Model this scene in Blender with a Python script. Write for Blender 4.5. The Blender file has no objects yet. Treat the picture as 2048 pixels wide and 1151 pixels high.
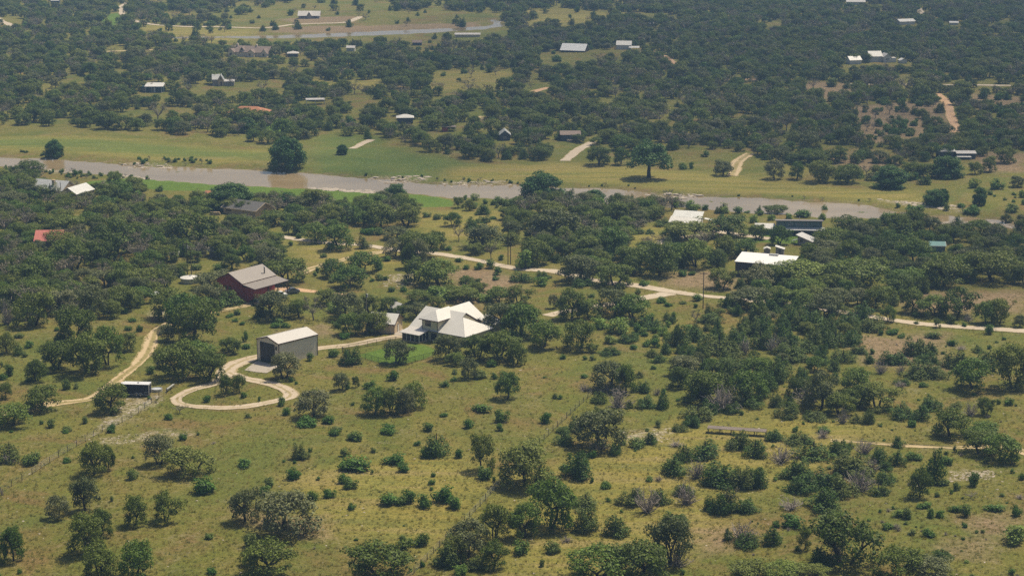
import bpy, math, random
import numpy as np
from mathutils import Vector, Matrix

# ------------------------------------------------------------------ camera
CAM_H, PITCH, FPX = 114.0, math.radians(13.0), 3980.0
scene = bpy.context.scene
C = scene.collection
cam_data = bpy.data.cameras.new('camera')
cam = bpy.data.objects.new('camera', cam_data)
C.objects.link(cam)
cam_data.sensor_width = 36.0
cam_data.lens = 36.0 * FPX / 2048.0
cam_data.clip_start, cam_data.clip_end = 1.0, 30000.0
cam.location = (0, 0, CAM_H)
cam.rotation_euler = (math.pi / 2 - PITCH, 0, 0)
scene.camera = cam

# ------------------------------------------------------------------ daylight
SUN_EL = math.radians(62.0)
SUN_AZ = math.atan2(0.74, 0.67)              # from +Y towards +X: high, beyond the scene and to its right
world = bpy.data.worlds.new('World')
scene.world = world
world.use_nodes = True
wn, wl = world.node_tree.nodes, world.node_tree.links
wn.clear()
sky = wn.new('ShaderNodeTexSky')
sky.sky_type = 'NISHITA'
sky.sun_disc = False
sky.sun_elevation, sky.sun_rotation = SUN_EL, SUN_AZ
sky.altitude = 400.0
sky.air_density, sky.dust_density, sky.ozone_density = 1.0, 5.0, 1.0
bg = wn.new('ShaderNodeBackground')
bg.inputs['Strength'].default_value = 0.08
wo = wn.new('ShaderNodeOutputWorld')
wl.new(sky.outputs[0], bg.inputs[0])
wl.new(bg.outputs[0], wo.inputs[0])
sun_data = bpy.data.lights.new('sun', 'SUN')
sun_data.energy, sun_data.angle, sun_data.color = 4.6, math.radians(0.6), (1.0, 0.895, 0.70)
sun = bpy.data.objects.new('sun', sun_data)
C.objects.link(sun)
to_sun = Vector((math.sin(SUN_AZ) * math.cos(SUN_EL), math.cos(SUN_AZ) * math.cos(SUN_EL), math.sin(SUN_EL)))
sun.rotation_euler = to_sun.to_track_quat('Z', 'Y').to_euler()
sun.location = (200, 600, 400)

scene.view_settings.view_transform = 'Standard'
scene.view_settings.look = 'None'
scene.view_settings.exposure = 0.26
scene.view_settings.gamma = 1.0
scene.view_settings.use_curve_mapping = False
scene.cycles.max_bounces = 6
scene.cycles.diffuse_bounces = 3
scene.cycles.glossy_bounces = 2
scene.cycles.transmission_bounces = 3
scene.cycles.volume_bounces = 0
scene.cycles.transparent_max_bounces = 48
scene.cycles.use_denoising = False
scene.cycles.caustics_reflective = False
scene.cycles.caustics_refractive = False

rng = random.Random(41)
nrng = np.random.default_rng(41)

# ------------------------------------------------------------------ picture position of places, terrain height
CP, SP = math.cos(PITCH), math.sin(PITCH)

def ray(px, py):
    dx, dy = (px - 1024.0) / FPX, (575.5 - py) / FPX
    return dx, CP + dy * SP, -SP + dy * CP

def flat(px, py):
    dx, dy, dz = ray(px, py)
    t = -CAM_H / dz
    return t * dx, t * dy

def depr(py):
    return PITCH + math.atan((py - 575.5) / FPX)

def pxm(py):                                   # photograph pixels per metre for ground seen at row py
    return FPX * math.sin(depr(py)) / CAM_H

def project(x, y, z=0.0):
    dz = z - CAM_H
    f = y * CP - dz * SP
    u = y * SP + dz * CP
    return 1024.0 + FPX * x / f, 575.5 - FPX * u / f

RIVER_FAR = [(-150, 304), (0, 311), (95, 314), (180, 320), (250, 328), (330, 330), (380, 331), (512, 337), (620, 344), (700, 350), (770, 356),
             (850, 363), (900, 366), (1024, 366), (1110, 371), (1240, 375), (1300, 380), (1330, 388), (1460, 390), (1536, 394), (1650, 401),
             (1740, 407), (1790, 418), (1850, 425), (1930, 431), (2048, 438), (2220, 452)]
RIVER_NEAR = [(2220, 466), (2048, 452), (2020, 451), (1930, 446), (1840, 440), (1765, 434), (1640, 431), (1560, 425), (1440, 417), (1330, 409),
              (1240, 407), (1150, 400), (1050, 396), (1024, 394), (905, 392), (850, 385), (800, 382), (752, 382), (690, 378), (600, 373),
              (512, 370), (440, 366), (380, 363), (300, 355), (280, 350), (220, 348), (170, 343), (110, 337), (60, 334), (30, 331), (0, 328), (-150, 320)]
UPPER_RIVER = [(300, 77), (440, 75), (520, 76), (620, 74), (690, 71), (780, 68), (880, 63), (960, 58), (1010, 50), (1000, 41), (985, 37),
               (978, 39), (988, 45), (985, 49), (940, 52), (880, 55), (780, 59), (690, 63), (620, 66), (520, 69), (440, 70), (300, 72)]

def world_poly(pts):
    return np.array([flat(*p) for p in pts])

RIVER_W = world_poly(RIVER_FAR + RIVER_NEAR)
UPPER_W = world_poly(UPPER_RIVER)

def inside(P, poly):
    x, y = P[:, 0], P[:, 1]
    r = np.zeros(len(P), bool)
    n = len(poly)
    j = n - 1
    for i in range(n):
        xi, yi = poly[i]
        xj, yj = poly[j]
        c = ((yi > y) != (yj > y)) & (x < (xj - xi) * (y - yi) / (yj - yi + 1e-12) + xi)
        r ^= c
        j = i
    return r

def sdist(P, poly):                            # signed distance, negative inside
    d = np.full(len(P), 1e9)
    n = len(poly)
    for i in range(n):
        a, b = poly[i], poly[(i + 1) % n]
        ab = b - a
        t = np.clip(((P - a) @ ab) / max(ab @ ab, 1e-9), 0, 1)
        q = P - (a + t[:, None] * ab)
        d = np.minimum(d, np.hypot(q[:, 0], q[:, 1]))
    return np.where(inside(P, poly), -d, d)

def undulation(x, y):
    return (0.55 * np.sin(x * 0.021 + 1.3 + 0.004 * y) * np.cos(y * 0.017 + 0.5) + 0.30 * np.sin(x * 0.047 - y * 0.033 + 2.1)
            + 0.12 * np.sin(x * 0.11 + y * 0.07) + 0.1 * np.sin(y * 0.13 - x * 0.05 + 1.0))

WATER_Z = -0.62

def heights(P):
    P = np.asarray(P, float).reshape(-1, 2)
    h = undulation(P[:, 0], P[:, 1])
    for poly in (RIVER_W, UPPER_W):
        lo, hi = poly.min(0) - 30, poly.max(0) + 30
        m = (P[:, 0] > lo[0]) & (P[:, 0] < hi[0]) & (P[:, 1] > lo[1]) & (P[:, 1] < hi[1])
        if m.any():
            Q = P[m]
            d = sdist(Q, poly) + 0.9 * np.sin(Q[:, 0] * 0.31 + Q[:, 1] * 0.17) + 0.6 * np.sin(Q[:, 0] * 0.83 - Q[:, 1] * 0.4)
            k = np.clip(d / 14.0, 0, 1)
            k = k * k * (3 - 2 * k)
            bank = WATER_Z + np.clip(d, -8, 6) * 0.16
            h[m] = h[m] * k + bank * (1 - k)
    return h

def hz(x, y):
    return float(heights([(x, y)])[0])

def ground(px, py):                            # the point of the terrain that shows at this place of the photograph
    z = 0.0
    for _ in range(4):
        dx, dy, dz = ray(px, py)
        t = (z - CAM_H) / dz
        x, y = t * dx, t * dy
        z = hz(x, y)
    return x, y, z

# ------------------------------------------------------------------ object helpers
def link(o, parent=None):
    C.objects.link(o)
    if parent is not None:
        o.parent = parent
    return o

def tag(o, label=None, cat=None, group=None, kind=None):
    if label: o['label'] = label
    if cat: o['category'] = cat
    if group: o['group'] = group
    if kind: o['kind'] = kind
    return o

def empty(name, loc, rz=0.0):
    o = bpy.data.objects.new(name, None)
    o.empty_display_size = 0.5
    o.location = loc
    o.rotation_euler = (0, 0, rz)
    return link(o)

def raw_mesh(name, V, F, mats=(), midx=None, smooth=False):
    me = bpy.data.meshes.new(name)
    V = np.asarray(V, np.float32).reshape(-1, 3)
    if isinstance(F, np.ndarray):
        k = F.shape[1]
        me.vertices.add(len(V)); me.vertices.foreach_set('co', V.ravel())
        me.loops.add(F.size); me.loops.foreach_set('vertex_index', F.astype(np.int32).ravel())
        me.polygons.add(len(F)); me.polygons.foreach_set('loop_start', np.arange(0, F.size, k, dtype=np.int32))
        me.update(calc_edges=True)
    else:
        me.from_pydata(V.tolist(), [], F)
    for m in mats:
        me.materials.append(m)
    if midx is not None:
        me.polygons.foreach_set('material_index', np.asarray(midx, np.int32))
    if smooth:
        me.polygons.foreach_set('use_smooth', np.ones(len(me.polygons), bool))
    me.update()
    return me

class MB:
    def __init__(s):
        s.v, s.f, s.m = [], [], []
        s.cur = 0
    def add(s, V, F):
        n = len(s.v)
        s.v += [tuple(p) for p in V]
        s.f += [tuple(i + n for i in f) for f in F]
        s.m += [s.cur] * len(F)
        return s
    def box(s, x0, x1, y0, y1, z0, z1):
        V = [(x0, y0, z0), (x1, y0, z0), (x1, y1, z0), (x0, y1, z0), (x0, y0, z1), (x1, y0, z1), (x1, y1, z1), (x0, y1, z1)]
        return s.add(V, [(0, 3, 2, 1), (4, 5, 6, 7), (0, 1, 5, 4), (1, 2, 6, 5), (2, 3, 7, 6), (3, 0, 4, 7)])
    def slab(s, pts, t=0.12):                   # polygon thickened downwards
        n = len(pts)
        V = [tuple(p) for p in pts] + [(p[0], p[1], p[2] - t) for p in pts]
        F = [tuple(range(n)), tuple(range(2 * n - 1, n - 1, -1))]
        F += [(i, i + n, (i + 1) % n + n, (i + 1) % n) for i in range(n)]
        return s.add(V, F)
    def prism(s, prof, axis, a, b):             # closed profile of (p, z) extruded along axis 0 (x) or 1 (y)
        n = len(prof)
        mk = (lambda q, c: (c, q[0], q[1])) if axis == 0 else (lambda q, c: (q[0], c, q[1]))
        V = [mk(q, a) for q in prof] + [mk(q, b) for q in prof]
        F = [tuple(range(n)), tuple(range(2 * n - 1, n - 1, -1))]
        F += [(i, i + n, (i + 1) % n + n, (i + 1) % n) for i in range(n)]
        return s.add(V, F)
    def tube(s, path, radii, k=6, cap=True):
        path = [Vector(p) for p in path]
        rings = []
        for i, p in enumerate(path):
            d = (path[min(i + 1, len(path) - 1)] - path[max(i - 1, 0)])
            d = d.normalized() if d.length > 1e-9 else Vector((0, 0, 1))
            a = d.cross(Vector((0.31, 0.95, 0.07))).normalized()
            b = d.cross(a)
            r = radii[i]
            rings.append([p + a * (r * math.cos(2 * math.pi * j / k)) + b * (r * math.sin(2 * math.pi * j / k)) for j in range(k)])
        V = [tuple(q) for R in rings for q in R]
        F = []
        for i in range(len(path) - 1):
            for j in range(k):
                F.append((i * k + j, i * k + (j + 1) % k, (i + 1) * k + (j + 1) % k, (i + 1) * k + j))
        if cap:
            F.append(tuple(range(k - 1, -1, -1)))
            F.append(tuple(range((len(path) - 1) * k, len(path) * k)))
        return s.add(V, F)
    def mesh(s, name, mats, smooth=False):
        me = raw_mesh(name, s.v, s.f, mats, s.m)
        if smooth:
            me.polygons.foreach_set('use_smooth', np.ones(len(me.polygons), bool))
        import bmesh
        bm = bmesh.new(); bm.from_mesh(me)
        bmesh.ops.recalc_face_normals(bm, faces=bm.faces)
        bm.to_mesh(me); bm.free()
        return me
    def build(s, name, mats, parent=None, smooth=False):
        if not isinstance(mats, (list, tuple)):
            mats = [mats]
        return link(bpy.data.objects.new(name, s.mesh(name, mats, smooth)), parent)
# ------------------------------------------------------------------ materials
class NT:
    def __init__(s, name):
        s.mat = bpy.data.materials.new(name)
        s.mat.use_nodes = True
        s.n, s.l = s.mat.node_tree.nodes, s.mat.node_tree.links
        s.n.clear()
        s.out = s.n.new('ShaderNodeOutputMaterial')
    def node(s, t, **kw):
        n = s.n.new(t)
        for k, v in kw.items():
            setattr(n, k, v)
        return n
    def setin(s, n, d):
        for k, v in d.items():
            if hasattr(v, 'is_output'):
                s.l.new(v, n.inputs[k])
            else:
                n.inputs[k].default_value = v
        return n
    def noise(s, vec, scale, detail=4, rough=0.55, dist=0.0):
        n = s.node('ShaderNodeTexNoise')
        s.setin(n, {'Vector': vec, 'Scale': scale, 'Detail': detail, 'Roughness': rough, 'Distortion': dist})
        return n.outputs['Fac']
    def ramp(s, fac, a, b, ca=(0, 0, 0, 1), cb=(1, 1, 1, 1)):
        r = s.node('ShaderNodeValToRGB')
        r.color_ramp.elements[0].position, r.color_ramp.elements[0].color = a, ca
        r.color_ramp.elements[1].position, r.color_ramp.elements[1].color = b, cb
        s.l.new(fac, r.inputs[0])
        return r.outputs[0]
    def mix(s, fac, a, b, blend='MIX'):
        m = s.node('ShaderNodeMix', data_type='RGBA', blend_type=blend)
        for i, v in ((0, fac), (6, a), (7, b)):
            if hasattr(v, 'is_output'):
                s.l.new(v, m.inputs[i])
            elif i == 0:
                m.inputs[0].default_value = v
            else:
                m.inputs[i].default_value = (*v[:3], 1)
        return m.outputs[2]
    def math(s, op, a, b=0.0, clamp=False):
        m = s.node('ShaderNodeMath', operation=op, use_clamp=clamp)
        for i, v in ((0, a), (1, b)):
            if hasattr(v, 'is_output'):
                s.l.new(v, m.inputs[i])
            else:
                m.inputs[i].default_value = v
        return m.outputs[0]
    def bsdf(s, color, rough=0.8, spec=0.3, metal=0.0, normal=None):
        b = s.node('ShaderNodeBsdfPrincipled')
        s.setin(b, {'Base Color': color if hasattr(color, 'is_output') else (*color[:3], 1), 'Roughness': rough, 'Metallic': metal, 'Specular IOR Level': spec})
        if normal is not None:
            s.l.new(normal, b.inputs['Normal'])
        return b
    def bump(s, h, strength=0.3, dist=0.1):
        b = s.node('ShaderNodeBump')
        s.setin(b, {'Height': h, 'Strength': strength, 'Distance': dist})
        return b.outputs[0]
    def done(s, shader):
        s.l.new(shader.outputs[0], s.out.inputs['Surface'])
        return s.mat
    def pos(s):
        return s.node('ShaderNodeNewGeometry').outputs['Position']
    def obj(s):
        return s.node('ShaderNodeTexCoord').outputs['Object']

def plain(name, col, rough=0.75, spec=0.3, metal=0.0, var=0.12, scale=1.5):
    t = NT(name)
    p = t.obj()
    n1 = t.noise(p, scale, 5, 0.65)
    n2 = t.noise(p, scale * 9, 3, 0.6)
    f = t.math('ADD', t.math('MULTIPLY', n1, 0.7), t.math('MULTIPLY', n2, 0.3))
    c = t.mix(f, [x * (1 - var * 1.6) for x in col], [min(1, x * (1 + var * 1.6)) for x in col])
    return t.done(t.bsdf(c, rough, spec, metal))

def ribbed(name, col, step=0.3, axis='X', rough=0.55, spec=0.4, metal=0.0, var=0.08, depth=0.03, streak=0.10):
    """sheet metal with raised ribs every STEP metres along one object axis, faint rust and water streaks"""
    t = NT(name)
    p = t.obj()
    sep = t.node('ShaderNodeSeparateXYZ')
    t.l.new(p, sep.inputs[0])
    if axis == 'XY':
        a = t.math('ADD', sep.outputs[0], sep.outputs[1])
    else:
        a = sep.outputs['XYZ'.index(axis)]
    w = t.math('FRACT', t.math('MULTIPLY', a, 1.0 / step))
    rib = t.math('SMOOTH_MIN', t.math('MULTIPLY', t.math('ABSOLUTE', t.math('SUBTRACT', w, 0.5)), 6.0), 1.0)
    n1 = t.noise(p, 0.6, 5, 0.65)
    c = t.mix(n1, [x * (1 - var * 1.5) for x in col], [min(1, x * (1 + var * 1.5)) for x in col])
    mp = t.node('ShaderNodeMapping')
    mp.inputs['Scale'].default_value = (3.0, 3.0, 0.25)
    t.l.new(p, mp.inputs[0])
    st = t.ramp(t.noise(mp.outputs[0], 1.2, 4, 0.7), 0.55, 0.8)
    c = t.mix(t.math('MULTIPLY', st, streak), c, [x * 0.55 for x in col])
    seam = t.math('SUBTRACT', 1.0, rib, True)
    c = t.mix(t.math('MULTIPLY', seam, 0.30), c, [x * 0.6 for x in col])
    return t.done(t.bsdf(c, rough, spec, metal, t.bump(rib, 0.55, depth)))

M = {}
M['cream'] = ribbed('cream_siding', (0.66, 0.59, 0.45), 0.45, 'XY')
M['cream_wall'] = plain('cream_wall', (0.62, 0.55, 0.37))
M['sand_wall'] = plain('sand_wall', (0.60, 0.47, 0.31))
M['tan_stone'] = plain('tan_stone', (0.50, 0.37, 0.21), 0.9, 0.2, 0, 0.25, 2.5)
M['manor_wall'] = plain('pale_tan_wall', (0.74, 0.62, 0.47))
M['grey_stone'] = plain('grey_stone', (0.34, 0.30, 0.25), 0.9, 0.2, 0, 0.25, 2.5)
M['white_wall'] = plain('white_wall', (0.62, 0.58, 0.50))
M['brown_trim'] = plain('brown_trim', (0.075, 0.035, 0.025), 0.5)
M['dark_trim'] = plain('dark_trim', (0.03, 0.028, 0.027), 0.5)
M['white_trim'] = plain('white_trim', (0.70, 0.68, 0.62), 0.5)
M['white_metal'] = ribbed('white_roof_metal', (0.55, 0.53, 0.485), 0.42, 'X', 0.5, 0.35, 0.0, 0.07, 0.05, 0.16)
M['white_metal_y'] = ribbed('white_roof_metal_cross', (0.55, 0.53, 0.485), 0.42, 'Y', 0.5, 0.35, 0.0, 0.07, 0.05, 0.16)
M['bright_metal'] = ribbed('bright_white_roof_metal', (0.70, 0.69, 0.66), 0.42, 'X', 0.45, 0.4, 0.0, 0.04, 0.04, 0.08)
M['pale_metal'] = ribbed('pale_roof_metal', (0.47, 0.44, 0.40), 0.42, 'X', 0.45, 0.5, 0.0, 0.05, 0.03, 0.06)
M['grey_metal'] = ribbed('grey_roof_metal', (0.215, 0.185, 0.160), 0.4, 'X', 0.5, 0.4, 0.0, 0.06, 0.03, 0.08)
M['old_metal'] = ribbed('weathered_roof_metal', (0.165, 0.135, 0.115), 0.35, 'X', 0.75, 0.2, 0.0, 0.22, 0.03, 0.35)
M['galv'] = ribbed('galvanised_metal', (0.48, 0.48, 0.45), 0.3, 'X', 0.4, 0.5, 0.35, 0.15, 0.03, 0.2)
M['red_siding'] = ribbed('red_siding', (0.33, 0.036, 0.032), 0.45, 'XY')
M['red_roof'] = ribbed('red_roof_metal', (0.42, 0.12, 0.09), 0.4, 'X')
M['orange_roof'] = plain('orange_tile_roof', (0.36, 0.16, 0.085), 0.8, 0.2, 0, 0.2)
M['shingle'] = plain('grey_shingle', (0.11, 0.105, 0.10), 0.85, 0.2, 0, 0.2, 3.0)
M['brown_shingle'] = plain('brown_shingle', (0.22, 0.17, 0.14), 0.85, 0.2, 0, 0.2, 3.0)
M['teal'] = ribbed('teal_siding', (0.115, 0.165, 0.155), 0.35, 'X')
M['teal_roof'] = ribbed('teal_roof_metal', (0.10, 0.24, 0.22), 0.4, 'X')
M['dark_siding'] = ribbed('dark_brown_siding', (0.035, 0.026, 0.024), 0.4, 'XY')
M['dark_green'] = plain('dark_green_wall', (0.035, 0.075, 0.075))
M['slate_wall'] = plain('slate_wall', (0.07, 0.085, 0.10))
M['wood'] = plain('weathered_wood', (0.20, 0.16, 0.12), 0.9, 0.2, 0, 0.25, 4.0)
M['barn_wood'] = ribbed('weathered_plank_wall', (0.21, 0.175, 0.14), 0.25, 'XY', 0.9, 0.1, 0, 0.2, 0.03, 0.3)
M['pole_wood'] = plain('pole_wood', (0.06, 0.045, 0.035), 0.9, 0.2, 0, 0.2, 4.0)
M['charcoal'] = plain('charcoal_paint', (0.028, 0.03, 0.034), 0.5)
M['black_screen'] = plain('dark_insect_screen', (0.016, 0.018, 0.024), 0.35, 0.5)
M['concrete'] = plain('concrete', (0.33, 0.29, 0.24), 0.9, 0.2, 0, 0.12, 1.2)
M['rubber'] = plain('rubber', (0.015, 0.015, 0.015), 0.8)
M['steel'] = plain('steel', (0.42, 0.42, 0.42), 0.35, 0.5, 0.6)
M['navy'] = plain('navy_paint', (0.006, 0.008, 0.018), 0.45, 0.3)
M['trailer_white'] = plain('white_enamel', (0.58, 0.57, 0.57), 0.35, 0.5)
M['car_grey'] = plain('grey_car_paint', (0.16, 0.17, 0.20), 0.25, 0.6, 0.3)
M['car_dark'] = plain('dark_car_paint', (0.012, 0.013, 0.018), 0.25, 0.6)
M['car_white'] = plain('white_car_paint', (0.62, 0.62, 0.60), 0.3, 0.6)
M['glass'] = plain('window_glass', (0.03, 0.035, 0.04), 0.08, 0.6)
M['tarp'] = plain('grey_tarp', (0.38, 0.40, 0.42), 0.6)
M['rock'] = plain('limestone', (0.36, 0.31, 0.25), 0.95, 0.1, 0, 0.25, 3.0)
M['post'] = plain('fence_post', (0.05, 0.04, 0.035), 0.9)
M['iron'] = plain('black_iron', (0.012, 0.012, 0.012), 0.5)
M['bark'] = plain('oak_bark', (0.045, 0.037, 0.030), 0.95, 0.1, 0, 0.3, 6.0)
M['pale_bark'] = plain('pale_bark', (0.22, 0.19, 0.16), 0.95, 0.1, 0, 0.3, 6.0)
M['dead_wood'] = plain('dead_wood', (0.30, 0.26, 0.225), 0.95, 0.1, 0, 0.3, 6.0)

def leaf(name, c0, c1, c2, transl=0.22):
    """foliage: colour differs from plant to plant and from leaf to leaf"""
    t = NT(name)
    info = t.node('ShaderNodeObjectInfo')
    geo = t.node('ShaderNodeNewGeometry')
    r = t.node('ShaderNodeValToRGB')
    e = r.color_ramp.elements
    e[0].position, e[0].color = 0.0, (*c0, 1)
    e[1].position, e[1].color = 1.0, (*c2, 1)
    m = e.new(0.5); m.color = (*c1, 1)
    t.l.new(info.outputs['Random'], r.inputs[0])
    f = geo.outputs['Random Per Island']
    c = t.mix(f, (0.58, 0.58, 0.56), (1.66, 1.64, 1.52))
    col = t.mix(1.0, r.outputs[0], c, 'MULTIPLY')
    b = t.bsdf(col, 0.62, 0.22)
    tr = t.node('ShaderNodeBsdfTranslucent')
    t.l.new(t.mix(1.0, col, (1.25, 1.35, 0.7), 'MULTIPLY'), tr.inputs[0])
    mx = t.node('ShaderNodeMixShader')
    mx.inputs[0].default_value = transl
    t.l.new(b.outputs[0], mx.inputs[1]); t.l.new(tr.outputs[0], mx.inputs[2])
    return t.done(mx)

M['oak_leaf'] = leaf('oak_leaf', (0.060, 0.092, 0.010), (0.094, 0.128, 0.016), (0.142, 0.164, 0.032))
M['grey_oak_leaf'] = leaf('grey_oak_leaf', (0.075, 0.092, 0.030), (0.105, 0.120, 0.045), (0.150, 0.155, 0.075))
M['fresh_oak_leaf'] = leaf('fresh_oak_leaf', (0.060, 0.110, 0.012), (0.090, 0.145, 0.018), (0.140, 0.180, 0.030))
M['juniper_leaf'] = leaf('juniper_leaf', (0.038, 0.082, 0.008), (0.058, 0.104, 0.012), (0.098, 0.122, 0.026))
M['shrub_leaf'] = leaf('shrub_leaf', (0.044, 0.112, 0.009), (0.068, 0.134, 0.015), (0.125, 0.158, 0.040))
M['bright_leaf'] = leaf('bright_leaf', (0.11, 0.19, 0.03), (0.14, 0.21, 0.036), (0.17, 0.22, 0.05))
M['river_leaf'] = leaf('river_leaf', (0.036, 0.094, 0.018), (0.048, 0.108, 0.022), (0.064, 0.118, 0.026))
M['grey_leaf'] = leaf('grey_leaf', (0.11, 0.105, 0.068), (0.14, 0.125, 0.088), (0.165, 0.14, 0.105))
M['grass_blade'] = leaf('grass_blade', (0.17, 0.165, 0.045), (0.23, 0.20, 0.06), (0.27, 0.21, 0.09), 0.3)
M['weed_leaf'] = leaf('weed_leaf', (0.11, 0.14, 0.04), (0.14, 0.155, 0.05), (0.18, 0.17, 0.07), 0.25)

# road surfaces: 'across' (0 at one edge, 1 at the other) drives the grassy crown of two-track lanes
def road_mat(name, col, col2, crown=0.0, grass=(0.20, 0.17, 0.06)):
    t = NT(name)
    p = t.pos()
    n = t.noise(p, 0.22, 6, 0.7)
    n2 = t.noise(p, 2.2, 5, 0.7)
    c = t.mix(t.ramp(n, 0.35, 0.65), col, col2)
    c = t.mix(t.math('MULTIPLY', t.ramp(n2, 0.4, 0.75), 0.5), c, [x * 0.72 for x in col])
    at = t.node('ShaderNodeAttribute', attribute_name='across')
    d = t.math('ABSOLUTE', t.math('SUBTRACT', at.outputs['Fac'], 0.5))
    nn = t.math('MULTIPLY', t.math('SUBTRACT', t.noise(p, 0.9, 5, 0.75), 0.5), 0.55)
    edge = t.ramp(t.math('ADD', d, t.math('MULTIPLY', nn, 0.8)), 0.40, 0.47)
    c = t.mix(edge, c, grass)
    if crown > 0:
        mid = t.ramp(t.math('ADD', d, nn), crown * 0.55, crown * 1.1, (1, 1, 1, 1), (0, 0, 0, 1))
        c = t.mix(t.math('MULTIPLY', t.math('MULTIPLY', mid, 0.85), t.ramp(t.noise(p, 0.15, 4, 0.7), 0.26, 0.5)), c, grass)
    return t.done(t.bsdf(c, 0.95, 0.1, 0, t.bump(n2, 0.4, 0.06)))

M['caliche'] = road_mat('caliche_road', (0.40, 0.33, 0.245), (0.47, 0.40, 0.31))
M['gravel_drive'] = road_mat('gravel_drive', (0.39, 0.315, 0.225), (0.46, 0.385, 0.295), 0.12, (0.26, 0.21, 0.10))
M['two_track'] = road_mat('two_track_lane', (0.42, 0.315, 0.185), (0.47, 0.37, 0.23), 0.22)
M['dirt_lane'] = road_mat('dirt_lane', (0.44, 0.28, 0.16), (0.50, 0.34, 0.21))
# ------------------------------------------------------------------ ground: one sheet out to the horizon
def axis_steps():
    xs, x, st = [0.0], 0.0, 1.6
    while x < 900:
        if x > 100: st *= 1.02
        x += st; xs.append(x)
    while x < 12000:
        st *= 1.6; x += st; xs.append(x)
    xs = np.array(xs)
    xs = np.concatenate([-xs[:0:-1], xs])
    ys, y = [-6000, -2500, -900, -300, 0, 80, 130, 160], 180.0
    while y < 2200:
        ys.append(y); y += max(1.6, y * 0.0045)
    st = 14.0
    while y < 20000:
        ys.append(y); st *= 1.5; y += st
    return xs, np.array(ys, float)

GX, GY = axis_steps()
XX, YY = np.meshgrid(GX, GY)
GP = np.stack([XX.ravel(), YY.ravel()], 1)
GZ = heights(GP)
nx, ny = len(GX), len(GY)
i0 = (np.arange(ny - 1)[:, None] * nx + np.arange(nx - 1)[None, :]).ravel()
GF = np.stack([i0, i0 + 1, i0 + nx + 1, i0 + nx], 1)

def mask_of(polys, soft=2.5):
    m = np.zeros(len(GP))
    for poly in polys:
        w = world_poly(poly)
        lo, hi = w.min(0) - 4 * soft, w.max(0) + 4 * soft
        k = np.where((GP[:, 0] > lo[0]) & (GP[:, 0] < hi[0]) & (GP[:, 1] > lo[1]) & (GP[:, 1] < hi[1]))[0]
        if len(k):
            m[k] = np.maximum(m[k], np.clip(0.5 - sdist(GP[k], w) / (2 * soft), 0, 1))
    return m

LAWN = [[(800, 686), (716, 709), (730, 717), (765, 728), (812, 728), (857, 716), (872, 700), (845, 688)],
        [(170, 362), (225, 359), (290, 354), (420, 366), (512, 373), (605, 376), (690, 380), (752, 385), (812, 388), (870, 392), (905, 402), (906, 414),
         (820, 413), (752, 406), (687, 404), (652, 398), (552, 390), (420, 385), (330, 384), (230, 374), (180, 376)],
        [(400, 412), (440, 406), (448, 418), (410, 424)],
        [(1495, 470), (1610, 474), (1600, 492), (1500, 486)], [(500, 240), (620, 240), (620, 262), (560, 266), (500, 258)],
        [(190, 57), (222, 24), (241, 24), (233, 50), (270, 58)],
        [(140, 8), (190, 7), (190, 14), (140, 16)]]
LUSH = [[(-60, 276), (210, 281), (350, 292), (480, 305), (540, 308), (540, 324), (350, 314), (120, 300), (-60, 290)], [(620, 298), (700, 296), (790, 300), (890, 314), (960, 324), (880, 340), (840, 360), (770, 354), (690, 346), (620, 340)],
        [(640, 275), (700, 270), (760, 280), (700, 296), (630, 296)], [(1480, 460), (1540, 470), (1560, 490), (1500, 488)]]
GOLD = [[(-100, 272), (210, 277), (350, 288), (480, 302), (540, 300), (540, 330), (400, 326), (280, 318), (120, 306), (-100, 300)],
        [(890, 326), (1040, 326), (1130, 322), (1250, 333), (1440, 348), (1600, 362), (1700, 377), (1820, 382), (1850, 402), (1760, 400),
         (1600, 390), (1330, 380), (1240, 368), (1024, 360), (900, 358)],
        [(835, 420), (1000, 425), (1010, 470), (900, 480), (835, 455)], [(1250, 455), (1335, 452), (1335, 490), (1260, 495)],
        [(580, 480), (780, 490), (860, 510), (780, 540), (620, 530)], [(1420, 470), (1500, 480), (1500, 520), (1430, 500)],
        [(1380, 820), (1700, 830), (1760, 850), (1700, 900), (1500, 980), (1300, 1000), (1200, 930), (1280, 870)],
        [(1000, 950), (1250, 900), (1420, 960), (1480, 1060), (1300, 1151), (1020, 1151)],
        [(560, 960), (900, 900), (1000, 970), (860, 1110), (640, 1060)],
        [(1040, 20), (1130, 15), (1220, 25), (1210, 45), (1160, 60), (1060, 62)], [(860, 145), (1030, 145), (1030, 175), (850, 185)],
        [(600, 155), (770, 160), (760, 185), (620, 180)], [(280, 50), (510, 60), (512, 78), (385, 92), (280, 70)]]
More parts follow.
